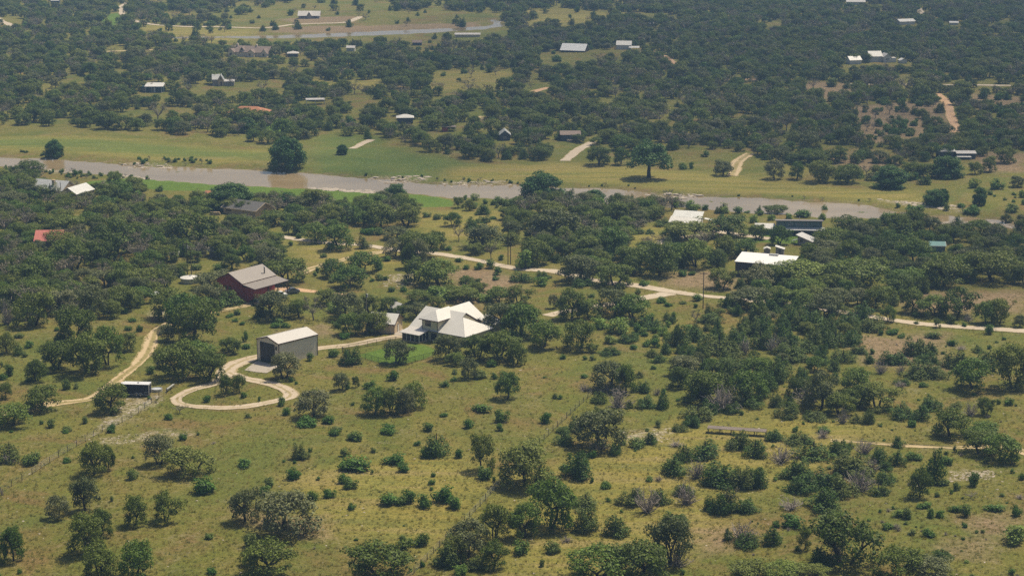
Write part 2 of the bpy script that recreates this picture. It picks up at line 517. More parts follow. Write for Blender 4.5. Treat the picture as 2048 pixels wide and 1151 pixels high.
DIRT = [[(1330, 550), (1420, 545), (1485, 555), (1490, 582), (1400, 586), (1330, 575)], [(890, 540), (990, 535), (1050, 560), (1000, 600), (900, 570)],
        [(1690, 213), (1720, 210), (1890, 195), (1905, 262), (1760, 290), (1700, 280)], [(550, 38), (625, 33), (725, 35), (705, 47), (600, 50)],
        [(1930, 188), (2060, 195), (2060, 240), (1950, 218)], [(1780, 590), (2060, 578), (2060, 628), (1820, 622)],
        [(1640, 315), (1740, 300), (1800, 330), (1700, 345)], [(1925, 300), (2060, 310), (2060, 350), (1960, 345)],
        [(480, 1030), (650, 1040), (640, 1075), (500, 1065)], [(1700, 670), (1900, 665), (1900, 740), (1720, 720)],
        [(1930, 1030), (2040, 1020), (2045, 1070), (1950, 1080)], [(1870, 1085), (1960, 1080), (1960, 1112), (1880, 1116)], [(1380, 1060), (1480, 1050), (1480, 1100), (1400, 1110)],
        [(860, 600), (1000, 560), (1060, 575), (960, 610)], [(1590, 163), (1650, 160), (1725, 164), (1700, 188), (1640, 200)],
        [(540, 55), (720, 52), (960, 44), (960, 55), (700, 64), (540, 67)], [(560, 660), (640, 650), (660, 668), (600, 672)]]
ROCKY = [[(20, 330), (110, 333), (170, 341), (130, 349), (30, 341)], [(230, 347), (300, 352), (290, 360), (225, 357)],
         [(240, 324), (345, 327), (340, 334), (250, 333)], [(735, 352), (860, 351), (860, 362), (770, 362)], [(610, 371), (755, 378), (750, 386), (640, 382)],
         [(880, 362), (1020, 360), (1020, 368), (890, 370)], [(1290, 384), (1400, 386), (1400, 396), (1300, 394)], [(1750, 398), (1920, 412), (1930, 426), (1800, 412)],
         [(1820, 432), (2048, 445), (2048, 455), (1830, 442)], [(300, 620), (350, 612), (350, 640), (300, 642)], [(250, 795), (330, 790), (330, 800), (240, 845), (170, 880)],
         [(170, 880), (330, 862), (400, 872), (330, 884), (200, 892)], [(1900, 940), (1990, 936), (1990, 956), (1900, 960)],
         [(1240, 860), (1340, 850), (1340, 880), (1250, 885)], [(760, 550), (830, 545), (830, 570), (770, 570)]]
m_lawn, m_lush, m_gold = mask_of(LAWN, 2.4), mask_of(LUSH, 14), mask_of(GOLD, 8)
m_dirt, m_rock = mask_of(DIRT, 7), mask_of(ROCKY, 4)
rd = np.minimum(sdist(GP, RIVER_W), sdist(GP, UPPER_W))
m_shore = np.clip(1 - np.abs(rd - 0.5) / 3.0, 0, 1)

def ground_mat():
    t = NT('meadow_ground')
    p = t.pos()
    a1 = t.node('ShaderNodeAttribute', attribute_name='cover')
    a2 = t.node('ShaderNodeAttribute', attribute_name='bare')
    s1 = t.node('ShaderNodeSeparateColor'); t.l.new(a1.outputs['Color'], s1.inputs[0])
    s2 = t.node('ShaderNodeSeparateColor'); t.l.new(a2.outputs['Color'], s2.inputs[0])
    big = t.noise(p, 0.016, 5, 0.6)
    mid = t.noise(p, 0.06, 6, 0.65, 0.6)
    mid2 = t.noise(p, 0.11, 5, 0.7, 0.8)
    fine = t.noise(p, 0.9, 6, 0.75)
    tuft = t.noise(p, 2.6, 4, 0.75)
    # living grass against cured grass
    c = t.mix(t.ramp(mid, 0.36, 0.62), (0.112, 0.130, 0.022), (0.205, 0.176, 0.048))
    c = t.mix(t.ramp(big, 0.42, 0.62), c, t.mix(t.ramp(mid2, 0.35, 0.65), (0.138, 0.152, 0.030), (0.195, 0.162, 0.044)))
    # thin reddish and grey soil showing between the tufts
    soil = t.mix(t.ramp(mid2, 0.4, 0.6), (0.215, 0.150, 0.098), (0.245, 0.215, 0.150))
    c = t.mix(t.math('MULTIPLY', t.ramp(t.math('ADD', t.math('MULTIPLY', fine, 0.6), t.math('MULTIPLY', mid2, 0.4)), 0.52, 0.64), 0.55), c, soil)
    rust = t.noise(p, 0.045, 5, 0.7, 1.2)
    c = t.mix(t.math('MULTIPLY', t.ramp(rust, 0.50, 0.64), 0.72), c, (0.205, 0.132, 0.058))
    verd = t.noise(p, 0.028, 5, 0.7, 0.8)
    c = t.mix(t.math('MULTIPLY', t.ramp(verd, 0.50, 0.62), 0.72), c, (0.118, 0.142, 0.030))
    def edge(m, lo=0.35, hi=0.6, k=0.5):
        return t.ramp(t.math('ADD', m, t.math('MULTIPLY', t.math('SUBTRACT', mid2, 0.5), k)), lo, hi)
    gold = t.mix(t.ramp(mid, 0.3, 0.7), (0.280, 0.220, 0.055), (0.225, 0.215, 0.052))
    c = t.mix(t.math('MULTIPLY', edge(s1.outputs[2], 0.3, 0.8, 0.9), 0.75), c, gold)
    sm = t.node('ShaderNodeMapping'); sm.inputs['Scale'].default_value = (0.12, 1.0, 1.0); sm.inputs['Rotation'].default_value = (0, 0, 0.22)
    t.l.new(p, sm.inputs[0])
    streak = t.noise(sm.outputs[0], 0.16, 5, 0.7)
    gold = t.mix(t.math('MULTIPLY', t.ramp(streak, 0.50, 0.60), 0.8), gold, (0.290, 0.225, 0.100))
    gold = t.mix(t.math('MULTIPLY', t.ramp(streak, 0.40, 0.50, (1, 1, 1, 1), (0, 0, 0, 1)), 0.75), gold, (0.130, 0.145, 0.040))
    c = t.mix(t.math('MULTIPLY', edge(s1.outputs[2], 0.3, 0.8, 0.9), 0.75), c, gold)
    dirt = t.mix(t.ramp(fine, 0.35, 0.65), (0.225, 0.150, 0.100), (0.320, 0.225, 0.155))
    c = t.mix(t.math('MULTIPLY', edge(s2.outputs[0], 0.3, 0.8, 1.0), 0.8), c, dirt)
    lush = t.mix(t.ramp(mid, 0.35, 0.65), (0.086, 0.142, 0.030), (0.120, 0.170, 0.038))
    c = t.mix(t.math('MULTIPLY', edge(s1.outputs[1], 0.3, 0.7, 0.5), 0.7), c, lush)
    rocky = t.mix(t.ramp(fine, 0.4, 0.62), (0.250, 0.200, 0.120), (0.470, 0.410, 0.320))
    c = t.mix(t.math('MULTIPLY', edge(s2.outputs[1], 0.35, 0.75, 1.1), t.ramp(t.noise(p, 0.35, 5, 0.7), 0.42, 0.6)), c, rocky)
    c = t.mix(t.math('MULTIPLY', edge(s2.outputs[2], 0.4, 0.8, 0.9), 0.7), c, (0.200, 0.150, 0.085))
    lawn = t.mix(t.ramp(mid2, 0.3, 0.7), (0.096, 0.165, 0.024), (0.130, 0.190, 0.032))
    c = t.mix(edge(s1.outputs[0], 0.36, 0.60, 0.55), c, lawn)
    tw = t.mix(t.ramp(tuft, 0.3, 0.72), (0.42, 0.46, 0.41), (1.22, 1.20, 1.14))
    tw2 = t.mix(t.ramp(fine, 0.28, 0.72), (0.74, 0.76, 0.72), (1.20, 1.18, 1.18))
    c = t.mix(1.0, t.mix(1.0, c, tw, 'MULTIPLY'), tw2, 'MULTIPLY')
    h = t.math('ADD', t.math('MULTIPLY', fine, 0.6), t.math('MULTIPLY', tuft, 0.4))
    return t.done(t.bsdf(c, 0.95, 0.08, 0, t.bump(h, 0.9, 0.45)))

M['ground'] = ground_mat()
gme = raw_mesh('ground', np.column_stack([GP, GZ]), GF, [M['ground']], smooth=True)
def vcol(me, name, r, g, b):
    at = me.color_attributes.new(name, 'FLOAT_COLOR', 'POINT')
    at.data.foreach_set('color', np.column_stack([r, g, b, np.ones(len(r))]).astype(np.float32).ravel())
vcol(gme, 'cover', m_lawn, m_lush, m_gold)
vcol(gme, 'bare', m_dirt, m_rock, m_shore)
tag(link(bpy.data.objects.new('ground', gme)), 'dry grass and soil of the river valley', kind='structure')

# ------------------------------------------------------------------ water
def water_mat(spec=0.20):
    t = NT('river_water')
    p = t.pos()
    mp = t.node('ShaderNodeMapping'); mp.inputs['Scale'].default_value = (0.35, 1.0, 1.0)
    t.l.new(p, mp.inputs[0])
    n = t.noise(mp.outputs[0], 0.07, 4, 0.6)
    n2 = t.noise(mp.outputs[0], 1.6, 4, 0.7)
    n3 = t.noise(mp.outputs[0], 0.35, 4, 0.7)
    c = t.mix(t.ramp(n, 0.35, 0.65), (0.215, 0.158, 0.082), (0.270, 0.205, 0.115))
    rip = t.math('ADD', t.math('MULTIPLY', n2, 0.5), n3)
    return t.done(t.bsdf(c, 0.10, spec, 0, t.bump(rip, 0.16, 0.12)))
M['water'] = water_mat()
M['pale_water'] = water_mat(0.6)

def water(name, poly, label, grow=9.0, mat='water'):
    c = poly.mean(0)
    n = len(poly)
    P = []
    for i in range(n):
        a, b, d = poly[i - 1], poly[i], poly[(i + 1) % n]
        tan = d - a
        nr = np.array([tan[1], -tan[0]]) / (np.hypot(*tan) + 1e-9)
        P.append(nr)
    area = 0.5 * np.sum(poly[:, 0] * np.roll(poly[:, 1], -1) - np.roll(poly[:, 0], -1) * poly[:, 1])
    sg = 1 if area > 0 else -1
    V = [(poly[i][0] + sg * P[i][0] * grow, poly[i][1] + sg * P[i][1] * grow, WATER_Z) for i in range(n)]
    from mathutils.geometry import tessellate_polygon
    tri = tessellate_polygon([[Vector(v) for v in V]])
    me = raw_mesh(name, V, [tuple(t) for t in tri], [M[mat]])
    import bmesh
    bm = bmesh.new(); bm.from_mesh(me)
    for f in bm.faces:
        if f.normal.z < 0: f.normal_flip()
    bm.to_mesh(me); bm.free()
    return tag(link(bpy.data.objects.new(name, me)), label, kind='structure')
water('river', RIVER_W, 'wide muddy brown river crossing the valley', 7.0)
water('river', UPPER_W, 'thin pale bend of the river far off', 5.0, 'pale_water')

# ------------------------------------------------------------------ roads and lanes: ribbons that follow the terrain
def spline(pts, step):
    P = np.array(pts, float)
    out = []
    for i in range(len(P) - 1):
        p0, p1, p2, p3 = P[max(i - 1, 0)], P[i], P[i + 1], P[min(i + 2, len(P) - 1)]
        n = max(2, int(np.hypot(*(p2 - p1)) / step))
        for k in range(n):
            t = k / n
            out.append(0.5 * ((2 * p1) + (-p0 + p2) * t + (2 * p0 - 5 * p1 + 4 * p2 - p3) * t * t + (-p0 + 3 * p1 - 3 * p2 + p3) * t ** 3))
    out.append(P[-1])
    return np.array(out)

ROAD_PTS = []                                   # world centre lines and half widths, kept clear of plants
def road(name, pts, width, mat, label, lift=0.05, closed=False, wob=0.5):
    w = [flat(*p) for p in pts]
    S = spline(w, 1.2)
    d = np.gradient(S, axis=0)
    d /= np.hypot(d[:, 0], d[:, 1])[:, None] + 1e-9
    nrm = np.stack([-d[:, 1], d[:, 0]], 1)
    r = np.random.default_rng(len(label) * 7 + len(pts))
    k = 5
    V, ac = [], []
    for j in range(k):
        f = j / (k - 1)
        off = (f - 0.5) * width
        q = np.convolve(r.normal(0, wob, len(S) + 8), np.ones(9) / 9 * 2.2, 'valid') if j in (0, k - 1) else 0
        Q = S + nrm * (off + q)[:, None] if j in (0, k - 1) else S + nrm * off
        V.append(np.column_stack([Q, heights(Q) + lift])); ac.append(np.full(len(S), f))
    n = len(S)
    V = np.stack(V, 1).reshape(-1, 3); ac = np.stack(ac, 1).ravel()
    ii = (np.arange(n - 1)[:, None] * k + np.arange(k - 1)[None]).ravel()
    F = np.stack([ii, ii + 1, ii + k + 1, ii + k], 1)[:, ::-1]
    me = raw_mesh(name, V, F, [M[mat]], smooth=True)
    at = me.attributes.new('across', 'FLOAT', 'POINT'); at.data.foreach_set('value', ac.astype(np.float32))
    o = tag(link(bpy.data.objects.new(name, me)), label, kind='structure')
    for s in S[::2]:
        ROAD_PTS.append((s[0], s[1], width * 0.5))
    return o

road('driveway', [(806, 668), (760, 675), (700, 688), (640, 694), (575, 702), (513, 710), (470, 727), (452, 742), (440, 760)], 3.7, 'gravel_drive', 'pale gravel drive running from the white-roofed house past the workshop')
road('driveway_loop', [(447, 756), (432, 767), (390, 779), (360, 793), (354, 801), (375, 811), (425, 817), (475, 817), (512, 812), (560, 801),
                       (579, 793), (577, 783), (548, 768), (512, 760), (485, 755), (456, 744)], 2.9, 'gravel_drive', 'teardrop turning loop of the gravel drive', 0.07)
road('farm_lane', [(0, 830), (60, 815), (112, 806), (183, 797), (218, 775), (240, 757), (270, 735), (293, 710), (305, 682), (313, 661), (333, 649), (350, 642), (380, 634), (415, 626), (455, 619), (490, 612), (520, 600)], 2.9, 'two_track', 'two-track dirt lane climbing past the black trailer to the red barn')
road('farm_lane', [(520, 598), (548, 580), (575, 576), (637, 581), (692, 587)], 4.0, 'dirt_lane', 'sandy yard lane beside the grey car')
road('farm_lane', [(600, 545), (620, 537), (652, 528), (702, 516), (745, 507), (790, 500)], 3.4, 'two_track', 'lane curving through oaks behind the red barn')
road('county_road', [(555, 470), (580, 475), (637, 482), (712, 489), (770, 497), (820, 503), (877, 509), (912, 514), (957, 521), (1017, 532), (1060, 537), (1110, 541), (1160, 553), (1199, 563),
                     (1274, 574), (1300, 580), (1344, 588), (1407, 597), (1459, 602), (1560, 612), (1650, 622), (1739, 634), (1799, 641), (1911, 650), (2048, 661), (2150, 672)], 3.9, 'caliche', 'pale caliche road crossing the whole property', 0.09)
road('farm_lane', [(1093, 631), (1127, 623), (1190, 612), (1250, 602), (1284, 598), (1344, 589)], 4.0, 'caliche', 'spur of the caliche road leading to the white-roofed house')
road('farm_lane', [(1661, 876), (1711, 879), (1786, 884), (1860, 888), (1926, 890), (1985, 887), (2026, 888), (2060, 905)], 2.6, 'two_track', 'dry two-track lane by the long low shelter')
road('farm_lane', [(1320, 489), (1345, 480), (1400, 474), (1440, 466), (1470, 471), (1540, 481)], 4.6, 'caliche', 'gravel yard lane between the white-roofed sheds')
road('farm_lane', [(-10, 36), (0, 41), (25, 52), (38, 62)], 5.0, 'caliche', 'pale lane at the far valley edge among oaks')
road('farm_lane', [(262, 4), (245, 12), (245, 25), (260, 38), (290, 46), (325, 50), (375, 52), (438, 53), (512, 57), (545, 55), (580, 50), (620, 49), (690, 46), (722, 36)], 5.0, 'caliche', 'long pale lane to the far farmhouse above the upper river')
road('farm_lane', [(1283, 104), (1300, 105), (1320, 110), (1338, 120), (1352, 136)], 6.0, 'dirt_lane', 'orange dirt lane below the far white barn')
road('farm_lane', [(1872, 186), (1882, 194), (1896, 208), (1901, 230), (1909, 250), (1910, 272)], 4.6, 'dirt_lane', 'wide orange dirt lane on the bare slope by the power pole')
road('farm_lane', [(1700, 164), (1786, 166), (1861, 169), (1961, 171), (2060, 174)], 4.0, 'caliche', 'level pale road across the far bank')
road('farm_lane', [(1460, 160), (1500, 159), (1560, 160)], 5.0, 'dirt_lane', 'short dirt track between far oaks')
road('boat_ramp', [(1130, 318), (1145, 305), (1160, 293), (1190, 280)], 4.6, 'caliche', 'pale concrete ramp going down to the riverside meadow')
road('farm_lane', [(1464, 351), (1470, 335), (1478, 322), (1500, 308)], 4.4, 'two_track', 'two-track lane coming down to the river meadow')
road('boat_ramp', [(703, 299), (722, 290), (743, 280)], 3.0, 'caliche', 'narrow concrete path at the lush meadow')
road('farm_lane', [(946, 248), (952, 241), (968, 232)], 4.5, 'two_track', 'short two-track bend near the far carport')
road('farm_lane', [(1045, 192), (1070, 184), (1098, 176)], 4.0, 'dirt_lane', 'short dirt track in the far scrub clearing')
road('farm_lane', [(1800, 45), (1840, 32), (1842, 24), (1834, 16)], 5.0, 'caliche', 'winding pale lane by the far white roof')
road('farm_lane', [(200, 106), (300, 103), (340, 100)], 5.0, 'two_track', 'sandy track through the far oak stand')
# ------------------------------------------------------------------ plant meshes
def quads(P, N, size, asp, r):
    """one small leaf-spray face at each point P, lying roughly across N"""
    n = len(P)
    N = N + r.normal(0, 0.55, (n, 3))
    N /= np.linalg.norm(N, axis=1)[:, None] + 1e-9
    T = np.cross(N, r.normal(0, 1, (n, 3)))
    T /= np.linalg.norm(T, axis=1)[:, None] + 1e-9
    B = np.cross(N, T)
    s = size[:, None]
    a, b = T * s, B * s * asp
    V = np.stack([P - a * 0.9 - b * 0.35, P + a * 0.1 - b, P + a - b * 0.1, P + a * 0.25 + b * 0.9, P - a * 0.7 + b * 0.6], 1).reshape(-1, 3)
    F = np.arange(5 * n).reshape(n, 5)
    return V, F

def lobes_foliage(lobes, per, s0, s1, r, asp=0.7, shell=0.6, under=0.35):
    Ps, Ns, Ss = [], [], []
    for (c, rad) in lobes:
        c, rad = np.array(c), np.array(rad)
        k = max(12, int(per * (rad[0] * rad[2]) ))
        d = r.normal(0, 1, (k * 2, 3)); d /= np.linalg.norm(d, axis=1)[:, None]
        keep = (d[:, 2] > -0.25) | (r.random(len(d)) < under)
        d = d[keep][:k]
        rr = shell + (1 - shell) * r.random(len(d)) ** 0.6
        rr *= 1 + 0.16 * r.normal(0, 1, len(d))
        Ps.append(c + d * rad * rr[:, None]); Ns.append(d + np.array([0, 0, 0.5])); Ss.append(s0 + (s1 - s0) * r.random(len(d)))
    return quads(np.concatenate(Ps), np.concatenate(Ns), np.concatenate(Ss), asp, r)

def limb(mb, a, b, r0, r1, R, bend=0.18, n=4, k=5):
    a, b = Vector(a), Vector(b)
    L = (b - a).length
    path, rad = [], []
    off = Vector((R.uniform(-1, 1), R.uniform(-1, 1), R.uniform(-0.2, 0.8))) * (bend * L)
    for i in range(n + 1):
        t = i / n
        path.append(a.lerp(b, t) + off * math.sin(math.pi * t)); rad.append(r0 + (r1 - r0) * t)
    mb.tube(path, rad, k, cap=False)
    return path

def make_oak(seed, gappy=1.0, tint='oak_leaf'):                 # nominal: 6 m across, 5 m tall
    R, r = random.Random(seed), np.random.default_rng(seed)
    mb = MB()
    stems = R.choice([1, 1, 2, 2, 3])
    tips = []
    for s in range(stems):
        a = R.uniform(0, 6.28)
        base = (0.12 * math.cos(a) * (stems > 1) * 2, 0.12 * math.sin(a) * (stems > 1) * 2, -0.4)
        lean = R.uniform(0.2, 0.6) + 0.35 * (stems > 1)
        fork = (base[0] + lean * math.cos(a), base[1] + lean * math.sin(a), R.uniform(1.1, 1.7))
        limb(mb, base, fork, 0.24 / stems ** 0.4, 0.17 / stems ** 0.4, R, 0.08, 3, 6)
        nb = R.randint(4, 5) if stems == 1 else R.randint(2, 3)
        for b in range(nb):
            ang = a + (b / nb) * 6.28 * (1 if stems == 1 else 0.6) + R.uniform(-0.6, 0.6) - (0 if stems == 1 else 0.9)
            rad = R.uniform(1.1, 2.2)
            z = R.uniform(2.4, 4.0) - 0.25 * rad
            end = (fork[0] + rad * math.cos(ang), fork[1] + rad * math.sin(ang), z)
            pth = limb(mb, fork, end, 0.12, 0.05, R, 0.2)
            tips.append(end)
            for q in range(2):
                m = pth[2 + q]
                e = (m[0] + R.uniform(-1, 1), m[1] + R.uniform(-1, 1), m[2] + R.uniform(0.3, 1.0))
                limb(mb, m, e, 0.05, 0.02, R, 0.2, 3, 4)
                tips.append(e)
    lobes = []
    for e in tips:
        if R.random() < 0.93:
            q = R.uniform(0.55, 1.0)
            lobes.append((e, (q * R.uniform(0.9, 1.25), q * R.uniform(0.9, 1.25), q * R.uniform(0.55, 0.8))))
    n = R.randint(11, 16)
    for i in range(n):
        a = i * 2.4 + R.uniform(-0.3, 0.3)
        t = math.sqrt((i + 0.5) / n)
        rad = 2.4 * t * R.uniform(0.85, 1.08)
        z = 1.75 + 2.55 * math.sqrt(max(0.03, 1 - t * t * 0.92)) * R.uniform(0.82, 1.05)
        q = R.uniform(0.6, 1.0)
        lobes.append(((rad * math.cos(a), rad * math.sin(a), z - 0.35), (q * 1.1, q * 1.1, q * 0.75)))
    for i in range(R.randint(12, 17)):           # skirt of drooping boughs
        a = i * 0.7 + R.uniform(-0.4, 0.4)
        rad = R.uniform(1.5, 2.55)
        q = R.uniform(0.45, 0.8)
        lobes.append(((rad * math.cos(a), rad * math.sin(a), R.uniform(0.55, 2.1)), (q * 1.1, q * 1.1, q * 0.9)))
    if R.random() < 0.6:
        a = R.uniform(0, 6.28)
        lobes = [l for l in lobes if not (abs(math.atan2(math.sin(math.atan2(l[0][1], l[0][0]) - a), math.cos(math.atan2(l[0][1], l[0][0]) - a))) < 0.42 * gappy and math.hypot(l[0][0], l[0][1]) > 1.0)]
    V, F = lobes_foliage(lobes, 270, 0.065, 0.165, r)
    return mb.mesh('oak_trunk', [M['bark']]), raw_mesh('oak_crown', V, F, [M[tint]])

def make_juniper(seed):                         # nominal: 3 m across, 3 m tall, leafy to the ground
    R, r = random.Random(seed), np.random.default_rng(seed)
    mb = MB()
    mb.tube([(0, 0, -0.3), (0.05, 0, 0.8), (0.02, 0.05, 2.2)], [0.13, 0.10, 0.03], 5, False)
    tall = R.uniform(0.75, 1.0)
    lobes = []
    for k in range(R.randint(3, 5)):
        a, rad = k * 2.2 + R.uniform(-.5, .5), R.uniform(0.25, 0.8)
        x, y = rad * math.cos(a), rad * math.sin(a)
        H = (3.0 if k == 0 else R.uniform(1.7, 2.7)) * tall
        limb(mb, (0, 0, 0.2), (x, y, H * 0.7), 0.06, 0.02, R, 0.1, 3, 4)
        z = 0.32
        while z < H:
            q = 0.78 * (1 - (z / H) ** 1.8 * 0.80) * R.uniform(0.8, 1.1)
            lobes.append(((x + R.uniform(-.12, .12), y + R.uniform(-.12, .12), z), (q, q, q * 0.75)))
            z += q * 0.8
    for k in range(R.randint(3, 6)):
        a = R.uniform(0, 6.28); rad = R.uniform(0.8, 1.25)
        q = R.uniform(0.3, 0.5)
        lobes.append(((rad * math.cos(a), rad * math.sin(a), R.uniform(0.25, 0.9)), (q, q, q)))
    V, F = lobes_foliage(lobes, 680, 0.045, 0.11, r, 0.55, 0.7, 0.9)
    return mb.mesh('juniper_trunk', [M['bark']]), raw_mesh('juniper_crown', V, F, [M['juniper_leaf']])

def make_shrub(seed, leaf='shrub_leaf'):        # nominal: 2 m across, 1.5 m tall
    R, r = random.Random(seed), np.random.default_rng(seed)
    mb = MB()
    lobes = []
    for k in range(R.randint(6, 9)):
        a, rad = k * 2.4 + R.uniform(-.4, .4), R.uniform(0.05, 0.72)
        z = R.uniform(0.35, 1.2) * (1 - 0.35 * rad)
        e = (rad * math.cos(a), rad * math.sin(a), z)
        limb(mb, (0.08 * math.cos(a), 0.08 * math.sin(a), -0.15), e, 0.035, 0.012, R, 0.15, 3, 4)
        q = R.uniform(0.34, 0.52)
        lobes.append((e, (q, q, q * 0.85)))
        if rad > 0.25: lobes.append(((e[0] * 0.9, e[1] * 0.9, 0.3), (q * 0.9, q * 0.9, 0.32)))
    V, F = lobes_foliage(lobes, 560, 0.05, 0.115, r, 0.65, 0.55, 0.8)
    n0 = len(mb.v)
    Vs = np.concatenate([np.array(mb.v), V])
    Fs = [tuple(f) for f in mb.f] + [tuple(int(i) + n0 for i in f) for f in F]
    return raw_mesh('shrub', Vs, Fs, [M['bark'], M[leaf]], [0] * len(mb.f) + [1] * len(F))

def make_river_tree(seed, low=True):                      # nominal: 10 m across, 9 m tall, full rounded crown
    R, r = random.Random(seed), np.random.default_rng(seed)
    mb = MB()
    mb.tube([(0, 0, -0.6), (0.1, 0, 1.4), (0.0, 0.1, 3.2)], [0.5, 0.38, 0.28], 8, False)
    lobes = []
    for k in range(30):
        t = math.sqrt((k + 0.5) / 30)
        a = k * 2.4 + R.uniform(-.3, .3)
        up = R.uniform(0.15, 1.0)
        rad = 4.0 * t * R.uniform(0.85, 1.08)
        z = 3.3 + 4.4 * math.sqrt(max(0.02, 1 - t * t * 0.95)) * up ** 0.4 - 1.7 * (1 - up) * t
        q = R.uniform(0.9, 1.5)
        lobes.append(((rad * math.cos(a), rad * math.sin(a), z), (q * 1.1, q * 1.1, q * 0.8)))
        if k % 3 == 0:
            limb(mb, (0, 0.05, 2.6), (rad * .85 * math.cos(a), rad * .85 * math.sin(a), z - 0.3), 0.2, 0.05, R, 0.12, 4, 5)
    for k in range(22 if low else 0):            # leafy to the ground
        a = k * 2.4 + R.uniform(-.3, .3); rad = R.uniform(1.6, 4.3); q = R.uniform(0.9, 1.5)
        lobes.append(((rad * math.cos(a), rad * math.sin(a), R.uniform(0.7, 3.4)), (q * 1.1, q * 1.1, q * 0.9)))
    V, F = lobes_foliage(lobes, 150, 0.11, 0.27, r, 0.7, 0.6, 0.6)
    return mb.mesh('river_tree_trunk', [M['bark']]), raw_mesh('river_tree_crown', V, F, [M['river_leaf']])

def make_thin_tree(seed):                       # nominal: 5 m across, 5 m tall; sparse greyish crown on pale limbs
    R, r = random.Random(seed), np.random.default_rng(seed)
    mb = MB()
    limb(mb, (0, 0, -0.3), (0.2, 0.1, 1.4), 0.16, 0.12, R, 0.05, 3, 6)
    lobes = []
    for k in range(9):
        a = k * 0.75 + R.uniform(-.3, .3)
        rad = R.uniform(0.8, 2.1)
        e = (rad * math.cos(a), rad * math.sin(a), R.uniform(2.6, 4.7) - 0.2 * rad)
        p = limb(mb, (0.2, 0.1, 1.35), e, 0.08, 0.025, R, 0.15, 4, 4)
        for q in range(5):
            m = p[1 + q % 4]
            f = (m[0] + R.uniform(-.9, .9), m[1] + R.uniform(-.9, .9), m[2] + R.uniform(0.1, 1.0))
            limb(mb, m, f, 0.03, 0.01, R, 0.1, 2, 3)
        lobes.append((e, (0.75, 0.75, 0.6)))
    V, F = lobes_foliage(lobes, 100, 0.08, 0.18, r, 0.6, 0.3, 0.9)
    return mb.mesh('thin_tree_trunk', [M['pale_bark']]), raw_mesh('thin_tree_crown', V, F, [M['grey_leaf']])

def make_dead(seed):                            # nominal: 3 m across, 2 m tall; bare grey branches
    R = random.Random(seed)
    mb = MB()
    for k in range(46):
        a = R.uniform(0, 6.28)
        el = R.uniform(0.1, 1.35)
        L = R.uniform(0.9, 1.9)
        e = (L * math.cos(el) * math.cos(a), L * math.cos(el) * math.sin(a), 0.1 + L * math.sin(el))
        p = limb(mb, (R.uniform(-.15, .15), R.uniform(-.15, .15), -0.1), e, 0.05, 0.02, R, 0.12, 4, 3)
        for q in range(4):
            m = p[1 + q]
            f = (m[0] + R.uniform(-.45, .45), m[1] + R.uniform(-.45, .45), max(0.02, m[2] + R.uniform(-0.1, 0.5)))
            limb(mb, m, f, 0.024, 0.01, R, 0.1, 2, 3)
    return mb.mesh('dead_brush', [M['dead_wood']])

def make_tuft(seed, mat):
    r = np.random.default_rng(seed)
    n = 16
    a = r.random(n) * 6.28
    c = np.column_stack([r.normal(0, 0.09, n), r.normal(0, 0.09, n), np.zeros(n) - 0.03])
    w = np.column_stack([-np.sin(a), np.cos(a), np.zeros(n)]) * 0.022
    tip = c + np.column_stack([np.cos(a), np.sin(a), np.zeros(n)]) * r.uniform(0.05, 0.22, n)[:, None] + np.column_stack([np.zeros(n), np.zeros(n), r.uniform(0.2, 0.42, n)])
    V = np.stack([c - w, c + w, tip], 1).reshape(-1, 3)
    return raw_mesh('grass_tuft', V, np.arange(3 * n).reshape(n, 3), [M[mat]])

NV = {'O': 15, 'J': 9, 'S': 8, 'B': 3, 'R': 3, 'G': 4, 'D': 5}
VAR = {'O': [make_oak(100 + i, 1.0, ('oak_leaf', 'oak_leaf', 'grey_oak_leaf', 'oak_leaf', 'fresh_oak_leaf')[i % 5]) for i in range(NV['O'])], 'J': [make_juniper(200 + i) for i in range(NV['J'])],
       'S': [make_shrub(300 + i) for i in range(NV['S'])], 'B': [make_shrub(350 + i, 'bright_leaf') for i in range(NV['B'])],
       'R': [make_river_tree(400 + i, i > 0) for i in range(NV['R'])], 'G': [make_thin_tree(500 + i) for i in range(NV['G'])],
       'D': [make_dead(600 + i) for i in range(NV['D'])]}
NOM = {'O': (6.4, 5.0), 'J': (2.9, 2.9), 'S': (2.0, 1.45), 'B': (2.0, 1.45), 'R': (10.0, 8.9), 'G': (5.0, 5.0), 'D': (3.0, 1.9)}
